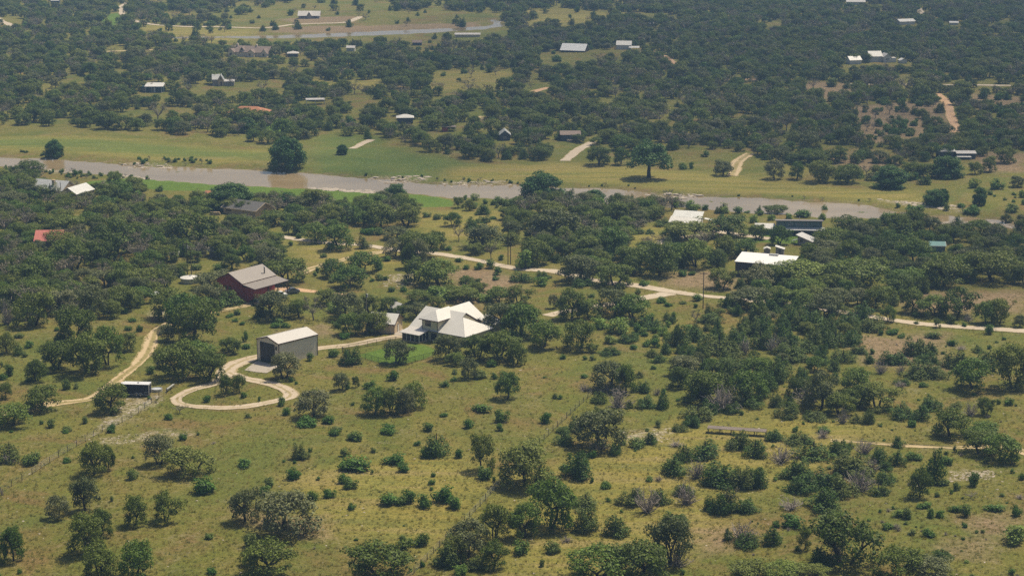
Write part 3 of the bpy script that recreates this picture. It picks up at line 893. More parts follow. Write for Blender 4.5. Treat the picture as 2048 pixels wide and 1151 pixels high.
# ------------------------------------------------------------------ plants read off the photograph, one entry each:
# kind x y width height; x, y where it meets the ground, in quarter pixels counted from the corner given with each block
TILES = {
(0, 863): """O 1270 260 240 240;O 1520 335 380 230;O 750 340 230 260;O 870 305 110 220;J 80 255 190 170;S 260 270 150 120;S 1055 390 115 95;S 1645 500 200 150;
S 1955 290 140 70;O 690 630 250 270;O 465 690 190 190;O 1085 745 200 230;O 1325 720 220 250;O 685 970 280 320;O 815 835 180 220;O 110 1030 200 280;O 20 1050 90 200;
O 800 1150 260 250;O 1090 1165 280 300;O 1960 720 240 270;S 1680 860 70 55;S 1700 1145 105 70;S 1470 70 70 65;S 1585 30 45 30;S 880 15 90 30;S 525 15 70 30;O 2000 1060 130 150;
S 2010 930 110 130;D 15 510 40 60;S 155 1135 40 45;D 60 260 110 80;S 895 560 50 50;S 530 250 70 50""",
(512, 863): """O 240 795 510 350;S 455 560 100 100;S 580 535 110 85;S 60 510 110 90;S 100 450 100 90;S 300 385 135 105;S 500 390 45 35;J 355 225 110 115;S 310 255 30 30;S 430 165 40 40;S 222 245 35 30;
S 705 205 105 75;S 775 335 260 130;S 700 420 110 90;S 745 465 130 100;S 935 170 55 50;S 1120 275 190 95;S 1170 330 120 80;S 630 40 110 60;S 780 80 130 90;S 1060 30 130 45;S 1290 115 65 55;
J 1440 200 190 200;S 1370 215 130 90;S 1620 215 75 80;O 1810 310 200 300;S 1820 385 130 120;S 1415 360 45 40;S 1400 425 65 50;S 930 340 35 40;S 1060 605 200 105;S 1170 590 120 90;S 1230 580 140 120;S 1345 615 130 140;
S 1510 580 180 150;S 1585 625 150 110;S 760 625 75 60;S 1170 885 80 80;B 1230 925 90 70;S 1335 920 110 130;O 1000 1165 480 310;O 90 1130 420 290;S 770 1000 40 45;S 1330 1085 45 60;
O 1900 860 260 300;O 1690 1000 340 310;J 1540 1080 200 200;J 1750 1100 180 130;O 1900 1085 220 220;B 1640 1150 110 90;S 1905 400 35 50;O 1600 1050 200 230;S 800 870 40 25;S 1240 1120 30 30""",
(1024, 863): """O 100 430 430 350;J 250 390 160 130;J 520 375 235 220;J 410 115 150 130;O 690 130 420 330;J 830 195 90 110;S 640 215 80 80;S 890 110 60 60;S 990 135 130 95;J 1090 105 110 110;S 745 455 90 65;S 640 410 40 50;
J 1290 360 220 180;J 1370 250 140 150;J 1540 230 260 170;D 1480 390 180 160;D 1310 130 120 40;S 1100 400 85 55;D 1170 400 80 50;J 1690 450 270 200;J 1820 460 180 180;J 1950 450 170 160;J 1800 150 180 150;J 1940 215 180 160;
J 1600 640 120 120;J 1690 670 160 200;G 1750 640 150 220;J 1880 650 170 120;D 1390 600 190 190;J 1370 520 160 120;J 960 600 200 160;D 1080 665 210 210;J 1200 590 150 140;S 770 560 50 45;J 590 620 220 130;J 585 815 170 210;J 830 840 190 195;
O 290 770 380 400;O 110 850 250 280;S 80 990 160 130;S 335 985 135 115;S 235 1080 50 70;D 440 890 100 60;O 690 1175 470 300;O 1030 1180 460 320;O 1280 1060 330 390;D 1320 1095 190 190;J 1310 760 190 110;S 1365 1145 60 50;
J 1725 870 90 110;D 1850 900 230 190;J 1890 945 180 140;O 1900 1175 330 150;S 40 760 120 140;S 560 1000 30 20;D 700 150 150 90""",
(1536, 863): """J 50 70 130 90;J 230 110 180 100;J 370 240 300 180;J 580 180 150 120;J 650 140 80 70;D 110 270 230 150;J 200 390 230 170;D 440 60 130 80;J 680 360 260 180;J 600 530 230 200;D 730 500 250 210;J 880 520 130 110;J 940 420 160 110;
D 830 330 130 120;D 770 190 150 130;J 890 240 150 130;J 1030 275 130 140;J 920 310 120 80;J 270 500 220 160;J 430 640 240 220;D 180 640 190 110;J 500 690 150 90;J 480 470 200 160;J 770 420 140 100;J 1035 130 100 95;S 1165 235 140 95;J 1320 420 170 280;S 1420 270 110 90;
O 1210 520 190 230;S 1425 185 45 45;S 1490 165 45 55;O 1690 170 270 200;O 1840 230 300 220;S 1750 255 65 55;S 1400 435 110 65;S 1500 475 70 75;S 1650 445 110 130;S 1350 520 50 45;S 1950 335 45 40;G 1620 530 120 70;S 1500 650 110 80;S 1580 690 130 110;
S 1810 645 150 80;S 1980 680 90 100;S 1250 620 120 70;B 1050 690 120 70;S 1110 705 110 100;S 1300 690 80 80;S 1370 690 80 60;S 950 785 110 75;D 1020 780 80 50;S 1155 830 80 55;S 1275 845 110 80;S 180 780 200 130;J 50 915 140 170;O 290 940 110 220;S 60 770 90 60;
O 630 1050 500 410;D 560 1050 160 170;J 440 1080 150 140;B 1980 910 230 160;O 1030 1165 360 270;O 1290 1170 350 190;J 1390 1025 140 90;O 100 1170 300 160;O 340 1175 260 110;S 1950 1150 80 60;S 1870 520 60 30;D 2010 540 80 40;S 2030 390 60 60""",
(0, 576): """D 60 300 150 220;O 260 300 300 280;O 480 200 300 200;O 150 120 300 180;O 600 430 300 290;J 500 440 120 100;O 740 230 280 260;D 270 300 150 100;O 1110 110 260 130;O 900 110 200 120;O 1545 430 330 330;O 1480 310 330 280;O 1640 300 220 230;O 1350 240 280 240;J 1780 160 250 180;
O 1650 160 250 200;S 1000 205 60 50;S 1060 275 70 40;S 1020 340 70 45;S 1115 350 60 65;O 870 610 240 310;O 1020 500 170 150;O 680 680 300 320;O 450 650 270 240;O 290 745 170 180;S 235 480 100 60;S 195 555 60 45;J 145 540 80 90;S 455 345 60 35;O 60 520 150 170;
S 155 400 90 50;S 80 710 100 110;S 15 635 40 50;S 20 740 80 60;O 1440 710 330 290;O 1660 730 270 240;O 1310 630 160 150;O 1560 600 280 190;S 1210 690 90 75;O 1330 420 150 130;S 535 815 70 95;S 612 805 55 60;S 240 750 90 40;O 880 985 270 230;S 920 1020 90 80;
O 330 975 280 200;O 100 1095 330 190;O 40 880 110 130;S 680 1085 65 65;S 405 1120 80 80;S 530 1150 80 55;S 895 1151 70 80;S 330 1090 40 50;O 1800 850 110 160;O 1910 830 120 150;S 1945 880 70 70;S 1660 915 85 65;G 1440 1000 120 80;S 1345 1055 90 55;S 1190 890 45 30;
O 1850 520 160 130;S 1970 490 90 30;S 1965 430 60 85;S 1900 215 65 55;S 1745 220 30 25;S 1980 1040 60 40;S 1840 235 80 40;S 1880 270 60 30;S 1940 295 60 25;O 380 150 220 170;O 50 90 160 130;S 500 150 120 90;S 850 210 80 80""",
(512, 576): """O 130 240 290 230;G 460 255 210 220;O 720 240 300 220;O 340 230 170 150;J 40 230 100 90;S 180 280 110 50;S 20 270 40 40;O 740 370 190 180;O 860 365 170 180;O 970 360 200 180;S 650 320 90 70;S 700 410 110 50;O 235 722 250 215;S 430 585 85 70;S 610 555 95 80;J 750 620 150 140;
O 1120 600 220 190;O 1530 570 230 210;O 1600 615 150 110;O 1770 560 220 190;O 1940 570 280 230;S 1880 635 80 70;O 1700 720 180 170;S 1790 735 130 90;S 1590 690 60 55;S 1580 750 60 50;S 1515 795 95 60;S 1905 730 60 70;S 1985 700 50 50;S 1100 745 110 90;O 680 815 150 140;S 735 810 50 80;
O 800 790 60 90;S 910 810 110 90;O 950 1005 230 220;O 1075 1000 180 210;O 1195 1000 160 200;O 1265 960 200 220;S 1800 1000 170 95;S 1955 1080 130 120;S 1505 1030 70 40;S 775 940 40 45;O 460 1030 300 230;S 570 1090 100 80;S 400 1110 170 50;S 470 850 80 60;S 245 1020 75 75;
S 205 945 85 80;S 280 750 45 45;S 320 770 35 35;S 25 905 30 45;S 1695 1125 110 80;S 1380 1151 110 80;S 1060 1151 130 45;S 635 1151 110 45;S 1945 1145 80 65;O 2010 880 210 220;O 1300 115 220 100;B 1450 110 240 90;O 1650 100 240 110;O 1290 245 200 140;O 1060 175 150 110;O 1150 225 120 95;
O 1960 360 330 260;O 1950 110 200 130;O 1550 70 200 90;B 1820 110 130 70;S 1180 30 80 60;S 1080 30 70 50;O 570 130 200 130;B 640 200 150 90;O 900 190 180 150;S 230 320 90 40;S 160 320 90 40""",
(1024, 576): """O 80 390 340 280;O 260 470 270 220;O 540 480 270 240;O 60 130 200 160;O 480 245 250 230;O 330 160 90 110;O 610 240 200 160;O 820 215 280 220;O 980 245 280 200;O 640 510 90 70;B 700 330 150 100;B 850 370 200 130;J 770 540 130 70;S 830 540 70 40;S 640 580 65 45;S 580 575 50 35;
S 410 570 65 45;B 780 450 110 70;S 1080 470 90 70;S 970 490 80 50;J 920 440 140 80;S 1060 390 70 50;J 1120 340 180 120;S 1290 255 60 65;J 1310 470 170 190;J 1230 530 110 110;J 1110 550 110 75;J 1170 600 110 80;S 1130 650 50 45;J 1590 280 180 90;G 1470 280 110 120;J 1480 430 150 130;
J 1660 540 250 190;J 1480 540 150 80;J 1750 560 150 110;J 1980 490 160 170;J 1800 470 180 150;J 1900 380 150 130;O 1900 150 330 170;J 1960 300 170 190;S 1780 210 100 70;S 1480 110 120 60;S 1470 160 50 40;S 1190 120 80 55;S 1250 150 70 40;S 1010 55 70 50;O 790 800 320 230;O 910 830 170 230;
J 1030 835 120 90;J 1010 715 70 60;D 740 840 150 100;D 850 970 200 170;J 700 930 120 110;J 930 965 70 70;J 1060 960 140 100;J 1200 970 100 120;S 1210 870 60 70;O 1520 900 300 250;O 1330 790 170 170;O 1370 690 250 160;O 1720 700 250 150;O 1880 900 330 260;J 1900 960 180 110;O 1950 720 250 180;
D 1680 1000 270 210;J 1590 1000 130 100;J 1750 1005 110 90;J 1480 1060 190 130;J 1430 1110 130 100;J 1350 1150 110 80;S 1835 1015 50 50;S 575 720 80 45;S 260 720 40 20;S 385 890 60 40;S 340 885 50 50;S 275 1085 110 100;S 1165 1115 75 65;J 520 1151 120 130;J 420 1160 110 60;O 40 610 150 170;
J 690 1040 130 100;S 1080 1145 50 30;S 640 80 70 40;S 1370 130 60 30;D 1860 540 140 120;G 2000 290 120 120;S 1330 905 50 20;S 1380 910 40 20;D 580 830 120 60;B 1400 340 90 50;D 1160 860 80 60""",
(1536, 576): """J 330 340 200 170;J 150 300 150 130;O 450 240 260 200;J 640 320 190 130;J 740 230 170 130;J 820 350 190 120;O 550 150 250 160;O 250 150 250 150;O 80 110 200 130;J 50 200 120 110;J 440 395 100 100;O 370 110 220 130;J 540 475 170 150;J 660 455 160 140;J 720 400 60 70;J 180 460 180 140;J 330 520 180 110;
J 190 590 200 130;J 90 540 130 110;O 1150 190 200 190;O 1330 220 240 170;O 1500 225 300 240;O 1740 280 190 180;O 1840 280 190 200;O 960 270 110 130;S 780 110 90 60;S 670 110 70 70;S 1185 290 45 35;O 1350 315 60 75;S 1465 290 90 80;S 1565 310 50 40;S 1770 375 110 85;S 1190 230 70 45;O 2010 310 110 100;
S 1885 415 40 35;S 1000 375 110 60;S 1070 400 80 50;S 1320 410 130 80;S 1470 465 90 70;S 905 380 60 50;J 1190 545 180 150;J 1310 535 110 110;J 1255 600 130 80;J 1340 610 60 60;J 1015 615 185 110;J 810 600 80 65;J 730 530 110 75;S 830 530 50 50;J 1200 725 200 130;J 1340 725 190 120;J 600 600 160 120;J 430 610 110 120;
J 520 660 110 100;S 335 630 80 80;D 900 690 120 110;D 1060 690 90 80;J 1440 640 120 120;J 1560 650 150 160;J 1680 520 80 70;J 1740 640 170 130;O 1650 805 330 250;O 1960 790 330 350;S 1235 795 85 45;J 1060 780 120 70;D 1060 800 90 60;O 420 965 300 310;O 230 850 160 150;O 580 1000 240 180;O 700 820 250 200;O 880 960 330 220;
O 720 950 200 180;D 300 950 210 180;S 180 1000 120 100;J 70 950 100 110;J 40 760 160 180;D 40 520 110 160;J 400 1070 170 90;J 710 1085 110 90;J 800 1085 100 120;J 1060 1050 190 130;J 1210 1065 160 130;J 1300 980 160 110;S 1155 1115 80 65;O 1460 1180 300 230;J 1500 970 120 70;D 1620 1030 120 110;O 1740 1010 120 140;S 1930 940 100 70;
S 1840 930 40 60;O 1720 1190 280 110;S 220 1151 60 65;S 450 1160 120 60;D 600 1090 100 130;J 330 1050 90 80;S 2020 280 60 50;J 250 330 140 130;D 1540 500 90 40;S 1400 530 40 30;S 1770 490 40 40;D 1600 270 90 60""",
(0, 0): """O 1910 965 170 110;O 1990 1015 180 140;O 1740 955 170 100;O 2100 1000 150 120""",
(0, 288): """O 480 835 220 150;O 250 815 170 80;R 435 118 130 140;S 600 260 55 55;S 655 262 35 40;S 1430 258 80 40;O 920 335 130 120;O 1070 360 170 100;R 1850 510 330 200;O 250 220 200 60;O 100 330 160 100;J 400 440 150 130;G 1110 690 200 150;O 1960 940 160 130;O 1850 1000 150 130;O 1900 870 170 160;G 70 900 120 120;S 1560 1010 110 60;S 1760 1010 130 40;B 1100 470 110 90;
O 1560 800 330 260;O 900 900 400 300;O 600 1000 300 250;O 500 700 300 150;O 280 1151 330 250;O 830 1151 250 160;O 1130 1140 300 160;O 1700 1150 300 130""",
(512, 288): """R 255 205 260 250;R 690 85 90 80;R 1120 430 150 110;O 1020 480 150 110;O 1170 480 130 90;O 440 500 220 150;R 250 500 150 110;O 1000 660 240 190;O 1200 650 240 180;J 780 650 170 160;O 860 650 150 120;O 390 660 160 130;O 590 660 160 130;O 460 780 230 160;O 660 840 260 210;J 860 840 110 110;J 590 840 70 60;S 920 730 130 60;S 990 730 90 70;
O 1120 760 220 110;O 1300 900 300 210;O 1110 900 180 150;O 1220 990 130 190;O 1300 980 180 220;O 1450 840 140 150;S 1540 855 90 40;O 1570 655 130 110;O 1710 530 100 90;O 1620 510 90 90;J 1800 570 110 90;S 1960 490 90 60;S 1360 590 80 50;S 1440 605 80 55;J 1820 630 90 60;S 1900 605 60 25;O 1830 830 320 190;J 1740 680 130 80;G 1620 770 130 130;
O 870 1010 240 160;S 980 1010 90 90;O 620 1060 170 150;S 490 1030 60 50;S 470 1060 50 40;S 600 1110 80 45;O 760 1151 270 180;S 340 760 70 50;S 280 815 60 40;O 250 1100 330 200;O 100 960 250 150;S 860 720 90 50;S 540 910 60 40;S 985 1090 70 60;S 1035 1090 60 50;S 930 1100 50 30;O 1480 1130 340 220;O 1280 1100 270 200;S 1620 945 70 50;S 1785 1005 100 60;
S 1870 1000 120 80;S 1930 1050 100 70;S 1665 1100 70 60;S 1780 1145 60 50;G 1880 920 120 150;O 1760 880 130 90;S 1680 1005 60 45;J 1240 1010 60 45;S 1050 940 90 40;S 1910 1090 70 40;S 1960 930 60 50;S 1440 1060 60 40;S 380 705 90 50;O 150 640 260 120""",
(1024, 288): """R 240 450 310 230;R 1095 275 330 280;R 655 470 180 110;B 690 510 120 90;J 860 470 90 75;J 940 480 70 75;J 1205 490 60 65;O 1640 450? 1 1;O 690 165 190 150;O 870 165 130 140;S 1360 205 70 60;S 1430 200 50 60;O 1690 250 160 120;S 1550 105 90 50;J 380 445 70 50;O 180 510 160 100;O 80 650 160 140;O 340 770 400 260;G 420 870 110 200;
O 640 560 190 110;O 840 640 240 180;O 1090 560 170 120;G 1010 700 200 120;J 980 720 120 60;J 1100 720 70 40;O 800 900 280 240;O 640 850 260 180;O 620 900 250 170;O 200 960 240 200;B 110 1005 180 150;O 530 1090 350 220;O 820 1130 300 180;O 1000 1000 300 200;O 1180 1050 300 260;O 1100 880 200 110;O 1290 760 200 110;O 1430 760 330 130;O 1480 980 270 220;O 1730 740 310 170;
O 1700 920 180 190;J 1620 960 120 90;O 1860 900 200 150;O 1975 1170 270 210;O 1680 1150 190 160;S 1370 1060 80 60;S 1440 1050 60 40;O 1960 760 150 120;J 1200 660 130 70;S 630 660 60 40;B 230 1140 110 80;J 80 1110 160 90;J 250 1080 100 60;J 560 1140 170 60;S 1050 1135 100 50;S 1810 560 120 50;S 1880 555 60 30;O 1340 500 100 50;B 1590 495 70 40;S 1480 520 90 40;B 1700 510 90 30;S 1900 520 70 30;S 2010 530 50 30;S 1990 570 70 40""".replace('O 1640 450? 1 1;', ''),
(1536, 288): """R 1330 495 170 130;R 1400 490 90 130;R 1690 490 110 140;B 1425 530 50 60;O 630 310 220 140;O 420 300 220 170;R 980 350 270 170;O 50 280 150 150;O 230 280 120 140;R 1430 270 230 170;O 1770 220 120 120;B 1650 355 90 80;J 1240 330 90 90;S 1820 365 130 90;O 1150 260 170 120;O 1660 240 110 100;O 1900 150 170 130;O 1990 340 120 90;O 720 140 130 90;
O 640 700 250 140;J 820 715 90 70;B 980 640 140 100;O 1060 720 230 160;B 1110 750 150 80;S 450 560 90 70;S 270 590 130 70;S 750 580 100 30;S 1180 550 150 40;O 1310 700 170 120;O 1440 720 150 90;J 1510 655 70 80;O 1680 730 240 130;O 90 800 150 150;O 60 560 170 70;O 900 910 220 160;O 1160 960 260 200;O 1400 1130 400 250;O 1800 1100 400 260;O 1130 1140 300 160;O 700 1140 500 180;O 250 1100 400 180;
S 850 760 110 30;S 1320 785 40 20;S 1330 750 60 40;S 1270 760 50 30;S 1350 1140 60 50;O 1900 640 90 90;O 2020 650 80 90;S 1630 575 140 35;S 1540 510 100 40;S 1950 550 150 50;O 530 800 300 120;O 480 900 250 140;O 690 800 170 110""",
}
plants = []                                     # dict(k, x, y, z, w, h, px, py, own)
for (tx, ty), txt in TILES.items():
    for e in txt.replace('\n', '').split(';'):
        a = e.split()
        if len(a) != 5: continue
        k = a[0]
        X, Y, W, H = (float(v) for v in a[1:])
        px, py, w, h = tx + X / 3.996, ty + Y / 3.996, W / 3.996, H / 3.996
        m = pxm(py); sa, ca = math.sin(depr(py)), math.cos(depr(py))
        wm = w / m
        if k in 'JSBD': py -= 0.36 * w * sa
        if k == 'R': py -= 0.1 * w * sa
        hm = max(0.42 * wm, (h / m - (0.30 if k in 'ORG' else 0.45) * wm * sa) / ca)
        hm = min(hm, 1.7 * wm)
        if k in 'OR': wm *= 1.17; hm *= 1.2
        if k == 'J': wm *= 1.42; hm *= 1.28
        if k in 'SB': wm *= 1.15; hm *= 1.12
        if k == 'D': wm *= 1.15; hm *= 1.15
        x, y, z = ground(px, py)
        plants.append(dict(k=k, x=x, y=y, z=z, w=wm, h=hm, px=px, py=py, own=True))

# ------------------------------------------------------------------ woods filled in between: outlines on the photograph, spacing (m), mix, widths (m)
WOODS = [
 ([(0, 352), (70, 350), (130, 384), (260, 390), (420, 390), (560, 390), (690, 404), (830, 420), (832, 452), (700, 452), (620, 462), (572, 478), (560, 540), (500, 522), (440, 532),
   (350, 556), (350, 600), (300, 596), (215, 640), (120, 650), (0, 650)], 3.7, 'OOOOOJOGG', (4.5, 8.0)),
 ([(1012, 430), (1060, 402), (1340, 408), (1345, 425), (1258, 462), (1250, 520), (1330, 492), (1480, 502), (1475, 545), (1380, 540), (1300, 556), (1190, 548), (1100, 536), (1020, 505)], 3.6, 'OOOOJG', (4.5, 8.0)),
 ([(1660, 462), (1760, 452), (1850, 452), (2060, 470), (2060, 575), (1990, 572), (1900, 560), (1800, 610), (1745, 624), (1600, 645), (1480, 610), (1480, 560), (1560, 555), (1640, 510)], 3.8, 'OOOOOJJ', (5.0, 8.0)),
 ([(1480, 600), (1740, 630), (1720, 690), (1640, 720), (1560, 700), (1420, 720), (1380, 660)], 4.6, 'JJJJO', (3.0, 5.0)),
 ([(1360, 700), (1560, 700), (1700, 760), (1780, 830), (1560, 830), (1380, 800)], 5.5, 'OJJO', (3.0, 6.0)),
 ([(-40, -30), (2088, -30), (2088, 300), (1980, 318), (1850, 352), (1700, 352), (1560, 330), (1480, 305), (1350, 292), (1250, 300), (1120, 268), (1060, 300), (1000, 314), (900, 302), (780, 288), (640, 262), (520, 268), (440, 282), (330, 268), (200, 260), (100, 255), (-40, 260)], 4.8, 'OOOOOOJJG', (4.8, 8.8)),
 ([(-40, -30), (2088, -30), (2088, 300), (1900, 330), (1500, 300), (1000, 300), (520, 255), (-40, 255)], 20.0, 'OOSJGSJ', (3.0, 7.0), True),
 ([(1690, 205), (1900, 195), (2060, 190), (2060, 300), (1900, 320), (1700, 290)], 7.0, 'SSJOGS', (2.0, 5.5), True),
 ([(1780, 412), (1860, 420), (2060, 432), (2060, 442), (1930, 434), (1840, 426), (1780, 418)], 3.2, 'SSB', (1.2, 2.8), True),
 ([(1500, 300), (1900, 330), (1850, 366), (1600, 352)], 7.5, 'OOJS', (4.0, 8.0)),
 ([(780, 285), (1100, 300), (1090, 320), (950, 318), (860, 306)], 5.5, 'OOJ', (5, 8)),
 ([(430, 262), (640, 250), (640, 275), (500, 292)], 6.0, 'OOR', (6, 9)),
 ([(180, 372), (350, 378), (350, 388), (200, 384)], 6.0, 'OS', (3, 5)),
 ([(1050, 395), (1650, 432), (1650, 445), (1340, 420), (1050, 402)], 5.0, 'BSJB', (2.5, 4.5)),
 ([(500, 326), (230, 314), (130, 308), (30, 305), (130, 316), (250, 328), (380, 333), (540, 337)], 2.4, 'SSSG', (1.0, 2.4)),
 ([(1750, 420), (2060, 438), (2060, 448), (1900, 436), (1760, 428)], 4.0, 'SSB', (1.2, 3.0)),
 ([(1850, 385), (2060, 390), (2060, 428), (1900, 415)], 4.2, 'SSB', (1.2, 3.0)),
 ([(890, 400), (1040, 398), (1040, 425), (920, 425)], 4.5, 'BSS', (1.5, 3.5)),
 ([(1420, 430), (1560, 432), (1560, 446), (1430, 446)], 4.0, 'BSS', (1.5, 3.5)),
 ([(560, 345), (760, 357), (1020, 368), (1240, 376), (1300, 378), (1300, 374), (1020, 361), (760, 351), (560, 339)], 4.0, 'SSG', (0.8, 1.8)),
 ([(1330, 390), (1536, 394), (1760, 405), (1850, 412), (1850, 407), (1536, 389), (1330, 385)], 4.0, 'SSG', (0.7, 1.6)),
 ([(0, 331), (60, 337), (170, 346), (300, 357), (300, 362), (140, 356), (0, 345)], 3.0, 'SSSG', (0.8, 2.0)),
 ([(1250, 635), (1400, 650), (1360, 720), (1230, 680)], 5.0, 'BSJ', (2, 3.5)),
 ([(800, 600), (960, 575), (980, 600), (860, 612)], 4.5, 'OBO', (4, 6)),
]
OPEN = [                                        # clearings inside the woods
 [(145, 528), (195, 530), (195, 562), (140, 566)], [(190, 57), (222, 20), (243, 22), (236, 50), (272, 58)], [(272, 45), (380, 52), (512, 60), (512, 78), (390, 92), (280, 72)],
 [(85, 85), (145, 86), (145, 98), (90, 98)], [(150, 98), (250, 97), (250, 112), (150, 112)], [(0, 34), (50, 38), (50, 62), (0, 60)], [(150, 150), (182, 150), (180, 186), (90, 190), (92, 168)],
 [(200, 236), (260, 220), (400, 214), (420, 226), (330, 246), (220, 256)], [(330, 172), (420, 166), (540, 160), (600, 165), (560, 195), (440, 206), (390, 190)],
 [(430, 60), (512, 20), (760, 24), (960, 25), (1010, 35), (990, 50), (960, 56), (700, 66), (520, 76), (440, 76)], [(540, 133), (632, 134), (625, 150), (540, 150)],
 [(620, 158), (770, 160), (760, 184), (620, 180)], [(690, 190), (800, 192), (790, 224), (690, 222)], [(860, 143), (1035, 145), (1035, 172), (990, 186), (850, 186)], [(675, 224), (720, 226), (712, 252), (675, 250)],
 [(925, 228), (975, 228), (970, 252), (930, 252)], [(1045, 18), (1130, 14), (1222, 24), (1212, 46), (1160, 62), (1055, 62)], [(1240, 24), (1352, 26), (1350, 40), (1240, 40)],
 [(1080, 104), (1275, 100), (1265, 114), (1180, 128), (1150, 142), (1070, 142)], [(1055, 142), (1088, 144), (1086, 168), (1055, 166)], [(1045, 168), (1105, 170), (1100, 212), (1045, 200)], [(1180, 204), (1232, 204), (1230, 224), (1180, 224)],
 [(1590, 162), (1650, 159), (1728, 163), (1705, 188), (1640, 202)], [(1690, 213), (1720, 210), (1893, 196), (1905, 264), (1760, 292), (1700, 282)], [(1785, 148), (1832, 150), (1830, 182), (1785, 180)],
 [(1875, 164), (2005, 164), (2000, 186), (1880, 186)], [(1930, 188), (2060, 196), (2060, 232), (1950, 216)], [(600, 0), (740, 0), (850, 10), (760, 24), (600, 20)], [(550, 8), (600, 0), (600, 22), (520, 22)],
 [(1530, 45), (1566, 46), (1566, 62), (1530, 70)], [(1740, 10), (1770, 10), (1770, 26), (1740, 26)], [(2000, 40), (2020, 40), (2020, 60), (1985, 58)], [(300, 0), (340, 0), (345, 12), (300, 16)],
 [(470, 0), (512, 0), (512, 24), (460, 24)], [(860, 0), (900, 0), (900, 22), (860, 22)], [(330, 20), (480, 26), (480, 34), (330, 40)], [(0, 245), (60, 250), (120, 262), (0, 275)],
 [(150, 118), (210, 120), (200, 128), (150, 126)], [(240, 100), (256, 98), (256, 112), (240, 112)], [(1170, 180), (1200, 182), (1190, 196), (1170, 194)], [(1290, 178), (1322, 184), (1318, 198), (1290, 192)],
 [(1330, 215), (1362, 218), (1358, 236), (1330, 232)], [(1410, 215), (1420, 215), (1420, 226), (1410, 226)], [(1640, 290), (1720, 300), (1720, 325), (1650, 320)], [(1740, 296), (1800, 300), (1800, 328), (1740, 322)],
]
# what has to stay in view (x0, y0, x1, y1, ground row of the thing): nothing is filled in before it
KEEP = [(800, 600, 992, 690, 686), (512, 652, 642, 724, 722), (736, 622, 806, 672, 668), (428, 530, 574, 606, 600), (358, 550, 406, 570, 566), (408, 480, 440, 515, 512), (334, 505, 358, 522, 520),
        (64, 466, 110, 474, 486), (64, 362, 182, 380, 394), (440, 402, 548, 420, 430), (1338, 426, 1420, 446, 466), (1396, 436, 1416, 458, 462), (1512, 438, 1652, 462, 470), (1588, 460, 1636, 492, 488), (1526, 486, 1570, 512, 508),
        (1470, 504, 1600, 528, 550), (1468, 528, 1490, 550, 552), (1856, 484, 1892, 496, 496), (1878, 290, 1952, 318, 316), (1116, 84, 1172, 104, 104), (1230, 81, 1278, 98, 97), (1698, 108, 1728, 128, 128), (1744, 100, 1816, 126, 124),
        (454, 92, 536, 112, 112), (568, 103, 602, 113, 113), (423, 146, 470, 172, 171), (282, 160, 332, 184, 183), (450, 213, 536, 226, 231), (592, 18, 640, 38, 37), (788, 228, 830, 240, 240),
        (608, 196, 652, 208, 207), (996, 256, 1024, 280, 280), (1118, 254, 1164, 282, 282), (882, 250, 916, 262, 262), (908, 64, 962, 74, 73), (440, 62, 700, 76, 68), (700, 56, 850, 72, 63), (850, 44, 1012, 64, 54), (1880, 426, 2020, 446, 450), (690, 88, 712, 102, 101), (822, 80, 846, 92, 90),
        (1692, 0, 1732, 8, 8), (1798, 36, 1832, 48, 47), (1898, 42, 1918, 48, 47), (303, 584, 326, 598, 598), (508, 575, 596, 605, 600), (1296, 44, 1316, 52, 51), (100, 0, 120, 5, 4), (400, 386, 440, 430, 428),
        (0, 314, 2048, 326, 330), (300, 335, 1400, 380, 385), (1400, 398, 1800, 425, 428)]
ROADS_A = np.array(ROAD_PTS)

def shows_before(px, py, w_px, h_px):
    for (a, b, c, d, g) in KEEP:
        if py > g and px + w_px * 0.45 > a and px - w_px * 0.45 < c and py - h_px * 0.92 < d - 1.0 and py > b:
            return True
    return False

